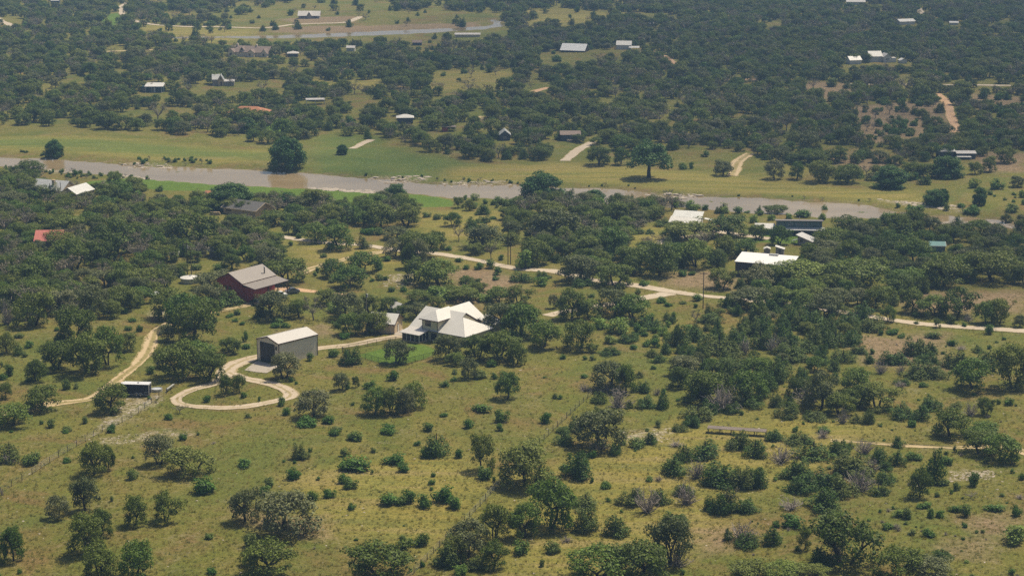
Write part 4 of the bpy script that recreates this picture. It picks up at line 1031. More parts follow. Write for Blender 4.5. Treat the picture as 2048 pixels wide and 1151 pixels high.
cells = {}
def put(x, y): cells.setdefault((int(x // 8), int(y // 8)), []).append((x, y, plants[-1]['w']))
def near(x, y, w, f):
    cx, cy = int(x // 8), int(y // 8)
    for i in (-1, 0, 1):
        for j in (-1, 0, 1):
            for (a, b, q) in cells.get((cx + i, cy + j), ()):
                if math.hypot(a - x, b - y) < f * 0.5 * (w + q): return True
    return False
_all = plants; plants = []
for p in _all:
    plants.append(p); put(p['x'], p['y'])
OPEN_W = [world_poly(o) for o in OPEN]
for (poly, sp, mix, (w0, w1), *anywhere) in WOODS:
    W = world_poly(poly)
    lo, hi = W.min(0), W.max(0)
    n = int((hi[0] - lo[0]) * (hi[1] - lo[1]) / (sp * sp) * 1.5)
    P = lo + nrng.random((n, 2)) * (hi - lo)
    P = P[inside(P, W)]
    for o in ([] if anywhere else OPEN_W):
        P = P[~inside(P, o)]
    P = P[sdist(P, RIVER_W) > 1.5]
    P = P[sdist(P, UPPER_W) > 3.0]
    px_all = np.array([project(a, b) for a, b in P]).reshape(-1, 2)
    if not len(P): continue
    ok = (px_all[:, 0] > -60) & (px_all[:, 0] < 2108) & (px_all[:, 1] > -22)
    P, px_all = P[ok], px_all[ok]
    patch = np.sin(P[:, 0] * 0.035 + 1.0) * np.sin(P[:, 1] * 0.018 + 0.4) + 0.6 * np.sin(P[:, 0] * 0.09 - P[:, 1] * 0.05)
    zs = heights(P)
    for (x, y), (px, py), pt, z in zip(P, px_all, patch, zs):
        far = py < 310
        thin = 0.16 if w0 > 4 else 0.0
        if far:
            thin = 0.42 if px < 1020 else 0.27
            if pt < -0.5: thin += 0.22
        if rng.random() < thin: continue
        k = rng.choice(mix)
        if w0 < 2 and math.sin(x * 0.11 + 2) + math.sin(x * 0.043 + y * 0.06) < rng.uniform(-1.2, 0.9): continue
        w = rng.uniform(w0, w1) * (0.6 if k in 'JSB' and w0 > 3 else 1.0) * (0.85 + 0.3 * rng.random())
        h = w * {'O': rng.uniform(0.62, 0.85), 'J': rng.uniform(0.8, 1.1), 'S': 0.7, 'B': 0.75, 'R': 0.9, 'G': rng.uniform(0.7, 0.95), 'D': 0.6}[k]
        if near(x, y, w, 0.25 if w0 < 2 else 0.58 if not far else (0.64 if px < 1020 else 0.56)): continue
        m = pxm(py)
        if shows_before(px, py, w * m, h * m): continue
        if len(ROADS_A) and np.min(np.hypot(ROADS_A[:, 0] - x, ROADS_A[:, 1] - y) - ROADS_A[:, 2]) < 0.12 * w: continue
        plants.append(dict(k=k, x=x, y=y, z=float(z), w=w, h=h, px=px, py=py, own=False))
        put(x, y)
# low scrub strewn through the open meadow
for i in range(2600):
    px, py = rng.uniform(-30, 2080), rng.uniform(560, 1165)
    if rng.random() < 0.35: px, py = rng.uniform(1500, 2080), rng.uniform(640, 1165)
    x, y = flat(px, py)
    if near(x, y, 1.0, 0.55): continue
    if np.min(np.hypot(ROADS_A[:, 0] - x, ROADS_A[:, 1] - y) - ROADS_A[:, 2]) < 0.8: continue
    if any(a - 6 < px < c + 6 and b < py < d + 6 for (a, b, c, d, g) in KEEP[:4]): continue
    if 700 < px < 875 and 684 < py < 730: continue
    if rng.random() > 0.025 + 0.10 * (px > 1500): continue
    w = rng.uniform(0.45, 1.3)
    plants.append(dict(k=rng.choice('SSSBG' if rng.random() < 0.8 else 'D'), x=x, y=y, z=hz(x, y), w=w, h=w * rng.uniform(0.45, 0.75), px=px, py=py, own=False))
    if plants[-1]['k'] == 'G': plants[-1]['k'] = 'S'
    put(x, y)

# ------------------------------------------------------------------ which plants stand as things of their own: the largest of each kind in the picture
LIMIT = 292
for p in plants:
    p['size'] = p['w'] * pxm(max(p['py'], 0.0)) * (1.25 if p['own'] else 1.0)
single, mass = [], []
for k in 'OJSBRGD':
    L = sorted([p for p in plants if p['k'] == k], key=lambda p: -p['size'])
    vis = [p for p in L if -10 < p['px'] < 2058 and 0 < p['py'] < 1185]
    single += vis[:LIMIT]
    ids = {id(p) for p in vis[:LIMIT]}
    mass += [p for p in L if id(p) not in ids]
# ------------------------------------------------------------------ labels that say which plant: counted outwards from something one can find
MARKS = [('the black cargo trailer', 270, 790), ('the cream workshop', 575, 722), ('the white-roofed hip house', 895, 685), ('the small cream garage', 770, 668), ('the red barn', 490, 600),
         ('the round water tank', 380, 566), ('the long low shelter', 1472, 864), ('the dark shed with white roof', 1530, 550), ('the teal clerestory house', 1590, 470), ('the white shed with garage doors', 1378, 466),
         ('the slant-roofed cabin', 1612, 488), ('the red metal roof', 88, 486), ('the grey shingle house', 495, 430), ('the sand-walled house', 125, 394), ('the weathered plank shed', 422, 512), ('the teardrop drive loop', 465, 790),
         ('the fenced green lawn', 790, 712), ('the lone big riverside tree', 1297, 357), ('the orange tile roof', 493, 231), ('the far white barn', 1144, 104), ('the far white farmhouse', 1780, 124), ('the low far-bank house', 1915, 316),
         ('the slate gable cabin', 1008, 279), ('the boat ramp', 1150, 300), ('the stone tower cottage', 445, 171), ('the dark green cabin', 306, 183), ('the gabled manor', 495, 112), ('the far ranch house', 616, 37),
         ('the tall pole by the caliche road', 1407, 615), ('the pole behind the garage', 733, 632), ('the lane junction near the trailer', 240, 757), ('the bend of the two-track lane', 305, 682), ('the open centre meadow', 1100, 760),
         ('the wire fence top end', 1172, 801), ('the wire fence bottom end', 840, 1140), ('the wire fence middle', 995, 975), ('the fence corner by the trailer', 335, 785), ('the meadow at the lower left corner', 60, 1100),
         ('the pair of small oaks', 300, 1045), ('the broad lone oak', 572, 1060), ('the bottom edge oak', 762, 1150), ('the grove at the bottom centre', 1200, 1150), ('the juniper thicket', 1640, 950), ('the big oak by the thicket', 1694, 1125),
         ('the lower right corner', 2000, 1100), ('the bare soil patch', 1940, 1050), ('the dry lane end', 1990, 890), ('the brush pile', 2026, 832), ('the pale road at the frame edge', 1990, 655), ('the juniper belt', 1800, 740),
         ('the oak belt', 1650, 800), ('the roadside clump', 1870, 630), ('the gravel bar', 1960, 445), ('the rock ledge', 690, 380), ('the bright river lawn', 760, 400), ('the muddy river shallows', 280, 352), ('the lush meadow', 770, 320),
         ('the golden clearing', 920, 450), ('the far dirt slope', 1800, 260), ('the orange lane', 1905, 240), ('the upper river bend', 990, 48), ('the far green strip', 215, 45), ('the left frame edge', 10, 560), ('the lone pale pole', 664, 556),
         ('the twin poles by the tank', 383, 550), ('the pole pair by the caliche road', 1018, 530), ('the yellow opening by the shed', 1295, 475), ('the dark oak wood', 1900, 560), ('the bare earth beside the tall pole', 1420, 570)]
ORD = ['nearest', 'second nearest', 'third nearest', 'fourth nearest', 'fifth nearest', 'sixth nearest', 'seventh nearest', 'eighth nearest', 'ninth nearest', 'tenth nearest', 'eleventh nearest', 'twelfth nearest', 'thirteenth nearest', 'fourteenth nearest', 'fifteenth nearest', 'sixteenth nearest', 'seventeenth nearest', 'eighteenth nearest', 'nineteenth nearest', 'twentieth nearest', 'twenty-first nearest', 'twenty-second nearest', 'twenty-third nearest', 'twenty-fourth nearest', 'twenty-fifth nearest', 'twenty-sixth nearest', 'twenty-seventh nearest', 'twenty-eighth nearest', 'twenty-ninth nearest', 'thirtieth nearest']
KIND = {'O': ('live_oak', 'live oak', 'tree', 'live oaks of the valley'), 'J': ('juniper', 'dark juniper', 'tree', 'junipers of the valley'), 'S': ('shrub', 'green shrub', 'shrub', 'shrubs in the grass'),
        'B': ('leafy_bush', 'yellow-green bush', 'bush', 'yellow-green bushes'), 'R': ('riverside_tree', 'full-crowned tree', 'tree', 'big trees along the river'), 'G': ('thin_tree', 'thin grey tree', 'tree', 'thin greyish trees'),
        'D': ('dead_brush', 'bare grey brush', 'dead brush', 'dead brush in the meadow')}
def where(p):
    q = []
    for i, (nm, mx, my) in enumerate(MARKS):
        s = pxm(max(p['py'], 0)) ; sa = math.sin(depr(p['py']))
        q.append((math.hypot((p['px'] - mx) / s, (p['py'] - my) / (s * sa)), i))
    d, i = min(q)
    nm, mx, my = MARKS[i]
    s = pxm(max(p['py'], 0)); sa = math.sin(depr(p['py']))
    dx, dy = (p['px'] - mx) / s, (p['py'] - my) / (s * sa)
    side = ('right of' if dx > 0 else 'left of') if abs(dx) > abs(dy) else ('in front of' if dy > 0 else 'behind')
    return d, nm, side
buckets = {}
for p in single:
    d, nm, side = where(p)
    p['d'], p['at'] = d, (nm, side)
    buckets.setdefault((p['k'], nm, side), []).append(p)
for (k, nm, side), L in buckets.items():
    L.sort(key=lambda p: p['d'])
    noun = KIND[k][1]
    med = sorted(p['size'] for p in L)[len(L) // 2]
    for i, p in enumerate(L):
        if len(L) == 1:
            p['label'] = f'{noun} standing {side} {nm}'
        elif i < len(ORD):
            p['label'] = f'{noun} {side} {nm}, {ORD[i]}'
        else:
            p['label'] = f'{noun} farther out {side} {nm}'

def place(p, i):
    k = p['k']
    nm, noun, cat, grp = KIND[k]
    v = VAR[k][(i * 7 + int(p['px'])) % NV[k]]
    if k == 'R': v = VAR['R'][0 if 1280 < p['px'] < 1310 else 1 + i % 2]
    nw, nh = NOM[k]
    sx = p['w'] / nw
    sc = (sx * rng.uniform(0.92, 1.08), sx * rng.uniform(0.92, 1.08), p['h'] / nh)
    rz = rng.uniform(0, 6.283)
    if isinstance(v, tuple):
        o = empty(nm, (p['x'], p['y'], p['z']), rz)
        o.scale = sc
        for part, me in zip(('trunk', 'crown'), v):
            link(bpy.data.objects.new(part, me), o)
    else:
        o = link(bpy.data.objects.new(nm, v))
        o.location, o.rotation_euler, o.scale = (p['x'], p['y'], p['z']), (0, 0, rz), sc
    tag(o, p['label'], cat, grp)
    return o
for i, p in enumerate(single):
    place(p, i)

# ------------------------------------------------------------------ masses nobody could count: points that carry shared plant meshes
def lib_collection(name, entries):
    col = bpy.data.collections.new(name)
    for i, v in enumerate(entries):
        if isinstance(v, tuple):                # trunk and crown joined for the far woods
            V, F, mi, off = [], [], [], 0
            mats = []
            for j, me in enumerate(v):
                co = np.zeros(len(me.vertices) * 3, np.float32); me.vertices.foreach_get('co', co)
                V.append(co.reshape(-1, 3))
                for pl in me.polygons:
                    F.append(tuple(q + off for q in pl.vertices)); mi.append(j)
                off += len(me.vertices); mats.append(me.materials[0])
            me = raw_mesh(name, np.concatenate(V), F, mats, mi)
        else:
            me = v
        o = bpy.data.objects.new(f'{name}_{i:02d}', me)
        col.objects.link(o)
    return col

def mass_object(name, label, cat, pos, rot, scl, idx, col):
    me = bpy.data.meshes.new(name)
    n = len(pos)
    me.vertices.add(n); me.vertices.foreach_set('co', np.asarray(pos, np.float32).ravel())
    for nm, typ, arr, key in (('turn', 'FLOAT_VECTOR', rot, 'vector'), ('grow', 'FLOAT_VECTOR', scl, 'vector'), ('pick', 'INT', idx, 'value')):
        a = me.attributes.new(nm, typ, 'POINT')
        a.data.foreach_set(key, np.asarray(arr, np.int32 if typ == 'INT' else np.float32).ravel())
    o = tag(link(bpy.data.objects.new(name, me)), label, cat, None, 'stuff')
    g = bpy.data.node_groups.new(name, 'GeometryNodeTree')
    g.interface.new_socket('Geometry', in_out='INPUT', socket_type='NodeSocketGeometry')
    g.interface.new_socket('Geometry', in_out='OUTPUT', socket_type='NodeSocketGeometry')
    N, L = g.nodes, g.links
    gi, go = N.new('NodeGroupInput'), N.new('NodeGroupOutput')
    iop = N.new('GeometryNodeInstanceOnPoints')
    ci = N.new('GeometryNodeCollectionInfo')
    ci.inputs['Collection'].default_value = col
    ci.inputs['Separate Children'].default_value = True
    ci.inputs['Reset Children'].default_value = True
    def attr(nm, typ):
        q = N.new('GeometryNodeInputNamedAttribute'); q.data_type = typ
        q.inputs['Name'].default_value = nm
        return q.outputs['Attribute']
    e2r = N.new('FunctionNodeEulerToRotation')
    L.new(attr('turn', 'FLOAT_VECTOR'), e2r.inputs[0])
    L.new(gi.outputs[0], iop.inputs['Points'])
    L.new(ci.outputs[0], iop.inputs['Instance'])
    iop.inputs['Pick Instance'].default_value = True
    L.new(attr('pick', 'INT'), iop.inputs['Instance Index'])
    L.new(e2r.outputs[0], iop.inputs['Rotation'])
    L.new(attr('grow', 'FLOAT_VECTOR'), iop.inputs['Scale'])
    L.new(iop.outputs[0], go.inputs[0])
    md = o.modifiers.new('scatter', 'NODES')
    md.node_group = g
    return o

MASSN = {'O': ('oak_woods', 'unbroken oak woods covering the far valley', 'woods'), 'J': ('juniper_woods', 'dark junipers mixed through the far woods', 'woods'), 'S': ('low_scrub', 'low green scrub strewn in the grass', 'scrub'),
         'B': ('bright_scrub', 'yellow-green scrub along the river', 'scrub'), 'R': ('river_woods', 'dense riverside trees far off', 'woods'), 'G': ('thin_woods', 'greyish thin trees mixed into the far woods', 'woods'), 'D': ('dry_brush', 'small dry twigs strewn in the meadow', 'brush')}
for k in 'OJSBRGD':
    L = [p for p in mass if p['k'] == k]
    if not L: continue
    col = lib_collection(MASSN[k][0], VAR[k])
    nw, nh = NOM[k]
    mass_object(*MASSN[k], [(p['x'], p['y'], p['z']) for p in L], [(0, 0, rng.uniform(0, 6.28)) for _ in L],
                [(p['w'] / nw, p['w'] / nw, p['h'] / nh) for p in L], [rng.randrange(NV[k]) for _ in L], col)

# grass tufts and weeds of the near meadow
def meadow(n, ylo, yhi):
    out = []
    px = nrng.uniform(-60, 2108, n); py = ylo + (yhi - ylo) * nrng.random(n) ** 0.85
    P = np.array([flat(a, b) for a, b in zip(px, py)])
    keep = np.ones(n, bool)
    for i in range(0, n, 4000):
        s = slice(i, i + 4000)
        d = np.min(np.hypot(P[s, None, 0] - ROADS_A[None, ::2, 0], P[s, None, 1] - ROADS_A[None, ::2, 1]) - ROADS_A[None, ::2, 2], axis=1)
        keep[s] = d > 0.2
    lw = world_poly(LAWN[0])
    keep &= ~inside(P, lw)
    for (a, b, c, d) in ((515, 660, 640, 735), (806, 640, 990, 692)):
        keep &= ~((px > a) & (px < c) & (py > b) & (py < d))
    return P[keep]
TP = meadow(22000, 560, 1175)
TZ = heights(TP)
tcol = lib_collection('grass_tuft', [make_tuft(700 + i, 'grass_blade') for i in range(4)] + [make_tuft(720 + i, 'weed_leaf') for i in range(2)])
sc = nrng.uniform(0.7, 1.7, len(TP))
mass_object('grass', 'rough bunch grass of the near meadow', 'grass', np.column_stack([TP, TZ]), np.column_stack([np.zeros((len(TP), 2)), nrng.random(len(TP)) * 6.28]),
            np.column_stack([sc, sc, sc * nrng.uniform(0.6, 1.1, len(TP))]), nrng.integers(0, 6, len(TP)), tcol)

# loose limestone
def make_rock(seed):
    import bmesh
    r = np.random.default_rng(seed)
    bm = bmesh.new()
    bmesh.ops.create_icosphere(bm, subdivisions=2, radius=0.5)
    for v in bm.verts:
        n = 1 + 0.22 * r.normal()
        v.co = Vector((v.co.x * n * 1.2, v.co.y * n, max(-0.15, v.co.z * n * 0.5)))
    me = bpy.data.meshes.new('rock'); bm.to_mesh(me); bm.free()
    me.materials.append(M['rock'])
    return me
ROCKM = [make_rock(800 + i) for i in range(5)]
rp = []
for poly, n, s0, s1 in [(ROCKY[0], 60, .4, 1.6), (ROCKY[1], 70, .4, 2.0), (ROCKY[2], 60, .4, 1.8), (ROCKY[3], 60, .4, 2.2), (ROCKY[4], 90, .4, 2.2), (ROCKY[5], 50, .4, 1.5), (ROCKY[6], 50, .5, 2.2), (ROCKY[7], 90, .4, 1.6),
                        (ROCKY[8], 90, .5, 2.0), (ROCKY[9], 60, .2, .7), (ROCKY[10], 160, .15, .5), (ROCKY[11], 160, .1, .35), (ROCKY[12], 200, .12, .45), (ROCKY[13], 70, .15, .5), (ROCKY[14], 60, .2, .7)]:
    W = world_poly(poly); lo, hi = W.min(0), W.max(0)
    P = lo + nrng.random((n * 4, 2)) * (hi - lo); P = P[inside(P, W)][:n]
    for x, y in P:
        rp.append((x, y, s0 + (s1 - s0) * nrng.random() ** 2.2))
for i in range(500):
    x, y = flat(rng.uniform(0, 2048), rng.uniform(600, 1150))
    rp.append((x, y, 0.1 + 0.3 * rng.random() ** 2))
rp = np.array(rp)
rz_ = np.maximum(heights(rp[:, :2]), WATER_Z - 0.05)
mass_object('limestone_rubble', 'pale limestone rubble on the river shore and in the grass', 'rocks', np.column_stack([rp[:, :2], rz_]), np.column_stack([np.zeros((len(rp), 2)), nrng.random(len(rp)) * 6.28]),
            np.column_stack([rp[:, 2] * 1.3, rp[:, 2], rp[:, 2] * 0.6]), nrng.integers(0, 5, len(rp)), lib_collection('rock', ROCKM))
# ------------------------------------------------------------------ buildings
class Bld:
    """local axes: x along the front base edge A-B (as seen, from its left end), y away from the viewer, z up"""
    def __init__(s, name, label, cat, A, B, group=None):
        a, b = ground(*A), ground(*B)
        s.L = math.hypot(b[0] - a[0], b[1] - a[1])
        s.z0 = a[2]
        s.root = tag(empty(name, a, math.atan2(b[1] - a[1], b[0] - a[0])), label, cat, group)
        s.roof_n = 0
    def part(s, name, mb, mat, parent=None):
        return mb.build(name, [M[m] for m in mat] if isinstance(mat, (list, tuple)) else M[mat], parent or s.root)
    def box(s, name, x0, x1, y0, y1, z0, z1, mat, parent=None):
        return s.part(name, MB().box(x0, x1, y0, y1, z0, z1), mat, parent)
    def gable(s, x0, x1, y0, y1, e, r, axis='x', wall='cream_wall', roof='white_metal', oh=0.4, trim=None, zb=-0.8, t=0.1):
        if axis == 'x':
            ym = (y0 + y1) / 2
            w = MB().prism([(y0, zb), (y1, zb), (y1, e), (ym, e + r), (y0, e)], 0, x0, x1)
            d = r / (ym - y0) * oh
            k = MB()
            k.slab([(x0 - oh, y0 - oh, e - d + t), (x1 + oh, y0 - oh, e - d + t), (x1 + oh, ym, e + r + t), (x0 - oh, ym, e + r + t)], t * 0.9)
            k.slab([(x1 + oh, y1 + oh, e - d + t), (x0 - oh, y1 + oh, e - d + t), (x0 - oh, ym, e + r + t), (x1 + oh, ym, e + r + t)], t * 0.9)
            fas = [((x0 - oh, x1 + oh, y0 - oh - 0.07, y0 - oh - 0.005, e - d - 0.14, e - d + t - 0.01))]
        else:
            xm = (x0 + x1) / 2
            w = MB().prism([(x0, zb), (x1, zb), (x1, e), (xm, e + r), (x0, e)], 1, y0, y1)
            d = r / (xm - x0) * oh
            k = MB()
            k.slab([(x0 - oh, y1 + oh, e - d + t), (x0 - oh, y0 - oh, e - d + t), (xm, y0 - oh, e + r + t), (xm, y1 + oh, e + r + t)], t * 0.9)
            k.slab([(x1 + oh, y0 - oh, e - d + t), (x1 + oh, y1 + oh, e - d + t), (xm, y1 + oh, e + r + t), (xm, y0 - oh, e + r + t)], t * 0.9)
            fas = [((x1 + oh + 0.005, x1 + oh + 0.07, y0 - oh, y1 + oh, e - d - 0.14, e - d + t - 0.01))]
        wo = s.part('wall', w, wall)
        ro = s.part('roof', k, roof)
        if trim:
            for f in fas: s.box('fascia', *f, trim, ro)
            if axis == 'y':
                m2 = MB()
                xm = (x0 + x1) / 2
                for sx, ex in ((x0 - oh, xm), (x1 + oh, xm)):
                    m2.slab([(sx, y0 - oh - 0.08, e - d + t - 0.01), (sx, y0 - oh - 0.006, e - d + t - 0.01), (ex, y0 - oh - 0.006, e + r + t - 0.01), (ex, y0 - oh - 0.08, e + r + t - 0.01)], 0.24)
                s.part('bargeboard', m2, trim, ro)
            else:
                m2 = MB()
                ym = (y0 + y1) / 2
                for sy, ey in ((y0 - oh, ym), (y1 + oh, ym)):
                    m2.slab([(x1 + oh + 0.006, sy, e - d + t - 0.01), (x1 + oh + 0.08, sy, e - d + t - 0.01), (x1 + oh + 0.08, ey, e + r + t - 0.01), (x1 + oh + 0.006, ey, e + r + t - 0.01)], 0.22)
                s.part('bargeboard', m2, trim, ro)
        return wo, ro
    def mono(s, x0, x1, y0, y1, z, wall='cream_wall', roof='white_metal', oh=0.4, zb=-0.8, trim=None):
        """single-slope building; z = heights at the corners (x0y0, x1y0, x1y1, x0y1)"""
        P = [(x0, y0), (x1, y0), (x1, y1), (x0, y1)]
        V = [(x, y, zb) for x, y in P] + [(x, y, q) for (x, y), q in zip(P, z)]
        wo = s.part('wall', MB().add(V, [(0, 3, 2, 1), (4, 5, 6, 7), (0, 1, 5, 4), (1, 2, 6, 5), (2, 3, 7, 6), (3, 0, 4, 7)]), wall)
        gx, gy = (z[1] - z[0]) / (x1 - x0), (z[3] - z[0]) / (y1 - y0)
        Q = [(x0 - oh, y0 - oh), (x1 + oh, y0 - oh), (x1 + oh, y1 + oh), (x0 - oh, y1 + oh)]
        ro = s.part('roof', MB().slab([(x, y, z[0] + gx * (x - x0) + gy * (y - y0) + 0.12) for x, y in Q], 0.11), roof)
        if trim:
            z0 = z[0] - gy * oh
            s.part('fascia', MB().slab([(x0 - oh, y0 - oh - 0.06, z0 - gx * oh + 0.11), (x1 + oh, y0 - oh - 0.06, z[1] - gy * oh + gx * oh + 0.11), (x1 + oh, y0 - oh - 0.005, z[1] - gy * oh + gx * oh + 0.11), (x0 - oh, y0 - oh - 0.005, z0 - gx * oh + 0.11)], 0.2), trim, ro)
        return wo, ro
    def hip(s, x0, x1, y0, y1, e, r, wall='cream_wall', roof='white_metal', oh=0.5, zb=-0.8):
        wo = s.box('wall', x0, x1, y0, y1, zb, e, wall)
        X0, X1, Y0, Y1 = x0 - oh, x1 + oh, y0 - oh, y1 + oh
        ym, q = (Y0 + Y1) / 2, (Y1 - Y0) / 2
        if X1 - X0 < 2 * q: q = (X1 - X0) / 2 - 0.05
        k = MB()
        A, B, c, d = (X0, Y0, e), (X1, Y0, e), (X1, Y1, e), (X0, Y1, e)
        p, g = (X0 + q, ym, e + r), (X1 - q, ym, e + r)
        for f in ((A, B, g, p), (B, c, g), (c, d, p, g), (d, A, p)): k.slab([(v[0], v[1], v[2] + 0.1) for v in f], 0.1)
        return wo, s.part('roof', k, roof)
    def opening(s, name, face, at, a, z0, w, h, mat='glass', frame='white_trim', fw=0.08, div=0):
        """window or door on the wall plane: face '-y', '+x', '-x'; at = plane position; a = start along the wall"""
        k = MB(); p = MB()
        def bx(m, a0, a1, b0, b1, o0, o1):
            if face == '-y': m.box(a0, a1, at - o1, at - o0, b0, b1)
            elif face == '+x': m.box(at + o0, at + o1, a0, a1, b0, b1)
            else: m.box(at - o1, at - o0, a0, a1, b0, b1)
        bx(k, a, a + w, z0, z0 + fw, 0.004, 0.07); bx(k, a, a + w, z0 + h - fw, z0 + h, 0.004, 0.07)
        bx(k, a, a + fw, z0 + fw, z0 + h - fw, 0.004, 0.066); bx(k, a + w - fw, a + w, z0 + fw, z0 + h - fw, 0.004, 0.066)
        for i in range(div):
            c = a + w * (i + 1) / (div + 1)
            bx(k, c - 0.03, c + 0.03, z0 + fw, z0 + h - fw, 0.004, 0.062)
        bx(p, a + fw, a + w - fw, z0 + fw, z0 + h - fw, 0.003, 0.03)
        o = s.part(name, k, frame)
        s.part('pane' if name == 'window' else 'door_leaf' if name == 'door' else 'screen', p, mat, o)
        return o
    def post(s, x, y, z0, z1, mat='white_trim', q=0.07, name='post'):
        return s.box(name, x - q, x + q, y - q, y + q, z0, z1, mat)

# ---- the white-roofed hip house
h = Bld('hip_roof_house', 'cream house with big white metal hip roof, upper dormer and dark screened porch', 'house', (817, 675), (938.4, 695))
w = MB()
w.box(0.5, 15.9, 0.5, 10.2, -0.8, 2.55)
w.box(0.5, 11.5, 10.2, 12.5, -0.8, 2.75)
w.prism([(0.52, 2.5), (12.48, 2.5), (6.5, 5.95)], 0, 0.5, 11.55)
h.part('wall', w, 'cream_wall')
k = MB()
k.slab([(0, 0, 2.6), (16.4, 0, 2.6), (11.75, 5.2, 5.56), (11.75, 6.5, 6.3), (0, 6.5, 6.3)], 0.12)
k.slab([(11.75, 13, 2.6), (0, 13, 2.6), (0, 6.5, 6.3), (11.75, 6.5, 6.3)], 0.12)
h.part('roof', k, 'white_metal')
k = MB().slab([(16.4, 0, 2.6), (16.4, 10.9, 2.6), (11.76, 5.3, 5.52)], 0.12)
k.slab([(16.4, 10.9, 2.6), (11.6, 10.9, 2.6), (11.76, 5.3, 5.52)], 0.12)
h.part('hip_roof', k, 'white_metal_y')
h.part('bargeboard', MB().slab([(11.76, 6.5, 6.31), (11.84, 6.5, 6.31), (11.84, 12.9, 2.67), (11.76, 12.9, 2.67)], 0.28), 'brown_trim')
h.part('gutter', MB().box(0, 16.3, -0.1, -0.004, 2.42, 2.58), 'dark_trim')
# dormer storey
d = h.part('dormer', MB().box(3.9, 8.3, 0.35, 6.0, 2.62, 5.12), 'cream_wall')
k = MB()
P, Q = (6.1, 2.5, 6.95), (6.1, 7.4, 6.95)
k.slab([(3.3, -0.25, 5.15), (8.9, -0.25, 5.15), P], 0.1); k.slab([(8.9, -0.25, 5.15), (8.9, 7.4, 5.15), Q, P], 0.1); k.slab([(3.3, 7.4, 5.15), (3.3, -0.25, 5.15), P, Q], 0.1)
h.part('dormer_roof', k, 'white_metal_y', d)
h.part('fascia', MB().box(3.3, 8.9, -0.32, -0.255, 4.95, 5.13).box(8.905, 8.97, -0.32, 3.6, 4.95, 5.13), 'brown_trim', d)
h.part('corner_trim', MB().box(8.26, 8.36, 0.27, 0.37, 2.66, 4.9).box(3.84, 3.94, 0.27, 0.37, 2.66, 4.9), 'brown_trim', d)
h.opening('window', '-y', 0.35, 4.7, 3.5, 1.6, 1.3, 'glass', 'brown_trim', 0.09, 1)
# screened porch
X0, X1, Y0, Y1 = 0.7, 5.7, -3.2, 0.48
h.box('porch_sill', X0, X1, Y0, Y1, -0.8, 0.42, 'tan_stone')
h.part('porch_roof', MB().slab([(X0 - 0.4, Y0 - 0.45, 2.22), (X1 + 0.4, Y0 - 0.45, 2.22), (X1 + 0.4, 0.6, 2.86), (X0 - 0.4, 0.6, 2.86)], 0.12), 'pale_metal')
h.box('porch_beam', X0, X1, Y0 + 0.06, Y0 + 0.16, 2.02, 2.14, 'white_trim')
for i in range(5):
    x = X0 + 0.06 + (X1 - X0 - 0.12) * i / 4
    h.post(x, Y0 + 0.08, 0.43, 2.02 if i else 2.02, 'white_trim', 0.06)
    if i < 4: h.box('screen', x + 0.07, x + (X1 - X0 - 0.12) / 4 - 0.07, Y0 + 0.10, Y0 + 0.12, 0.43, 2.01, 'black_screen')
for i in range(4):
    y = Y0 + 0.08 + (Y1 - Y0 - 0.2) * i / 3
    if i: h.post(X1 - 0.06, y, 0.43, 2.2 + 0.15 * i, 'white_trim', 0.06)
    if i < 3: h.box('screen', X1 - 0.09, X1 - 0.07, y + 0.07, y + (Y1 - Y0 - 0.2) / 3 - 0.07, 0.43, 2.2, 'black_screen')
h.box('porch_wall', X0 + 0.2, X1 - 0.2, 0.40, 0.49, 0.43, 2.6, 'charcoal')
h.opening('window', '-y', 0.5, 6.3, 0.5, 1.6, 1.5, 'glass', 'dark_trim', 0.08, 1)
h.opening('window', '-y', 0.5, 9.0, 0.8, 1.4, 1.3, 'glass', 'white_trim', 0.08, 1)
h.opening('window', '-y', 0.5, 12.4, 0.8, 1.4, 1.3, 'glass', 'white_trim', 0.08, 1)
h.opening('window', '+x', 15.9, 3.0, 0.8, 1.4, 1.3, 'glass', 'white_trim', 0.08, 1)
# rear wings
k = MB()
k.slab([(10.2, 7.0, 3.4), (10.2, 15.8, 3.4), (5.6, 15.8, 6.4), (5.6, 7.0, 6.4)], 0.12); k.slab([(1.0, 15.8, 3.4), (1.0, 7.0, 3.4), (5.6, 7.0, 6.4), (5.6, 15.8, 6.4)], 0.12)
h.part('rear_roof', k, 'white_metal_y')
h.part('rear_wall', MB().prism([(1.5, -0.8), (9.7, -0.8), (9.7, 3.5), (5.6, 6.15), (1.5, 3.5)], 1, 12.52, 15.4), 'cream_wall')
k = MB().slab([(10.3, 12.4, 3.9), (14.6, 12.4, 2.5), (14.6, 17.4, 2.5), (10.3, 17.4, 3.9)], 0.12)
h.part('rear_roof', k, 'white_metal_y')
h.part('rear_wall', MB().box(10.4, 14.2, 12.8, 17.0, -0.8, 2.4), 'cream_wall')
h.part('side_roof', MB().slab([(12.3, 10.95, 2.95), (15.6, 10.95, 2.3), (15.6, 12.3, 2.3), (12.3, 12.3, 2.95)], 0.1), 'white_metal_y')

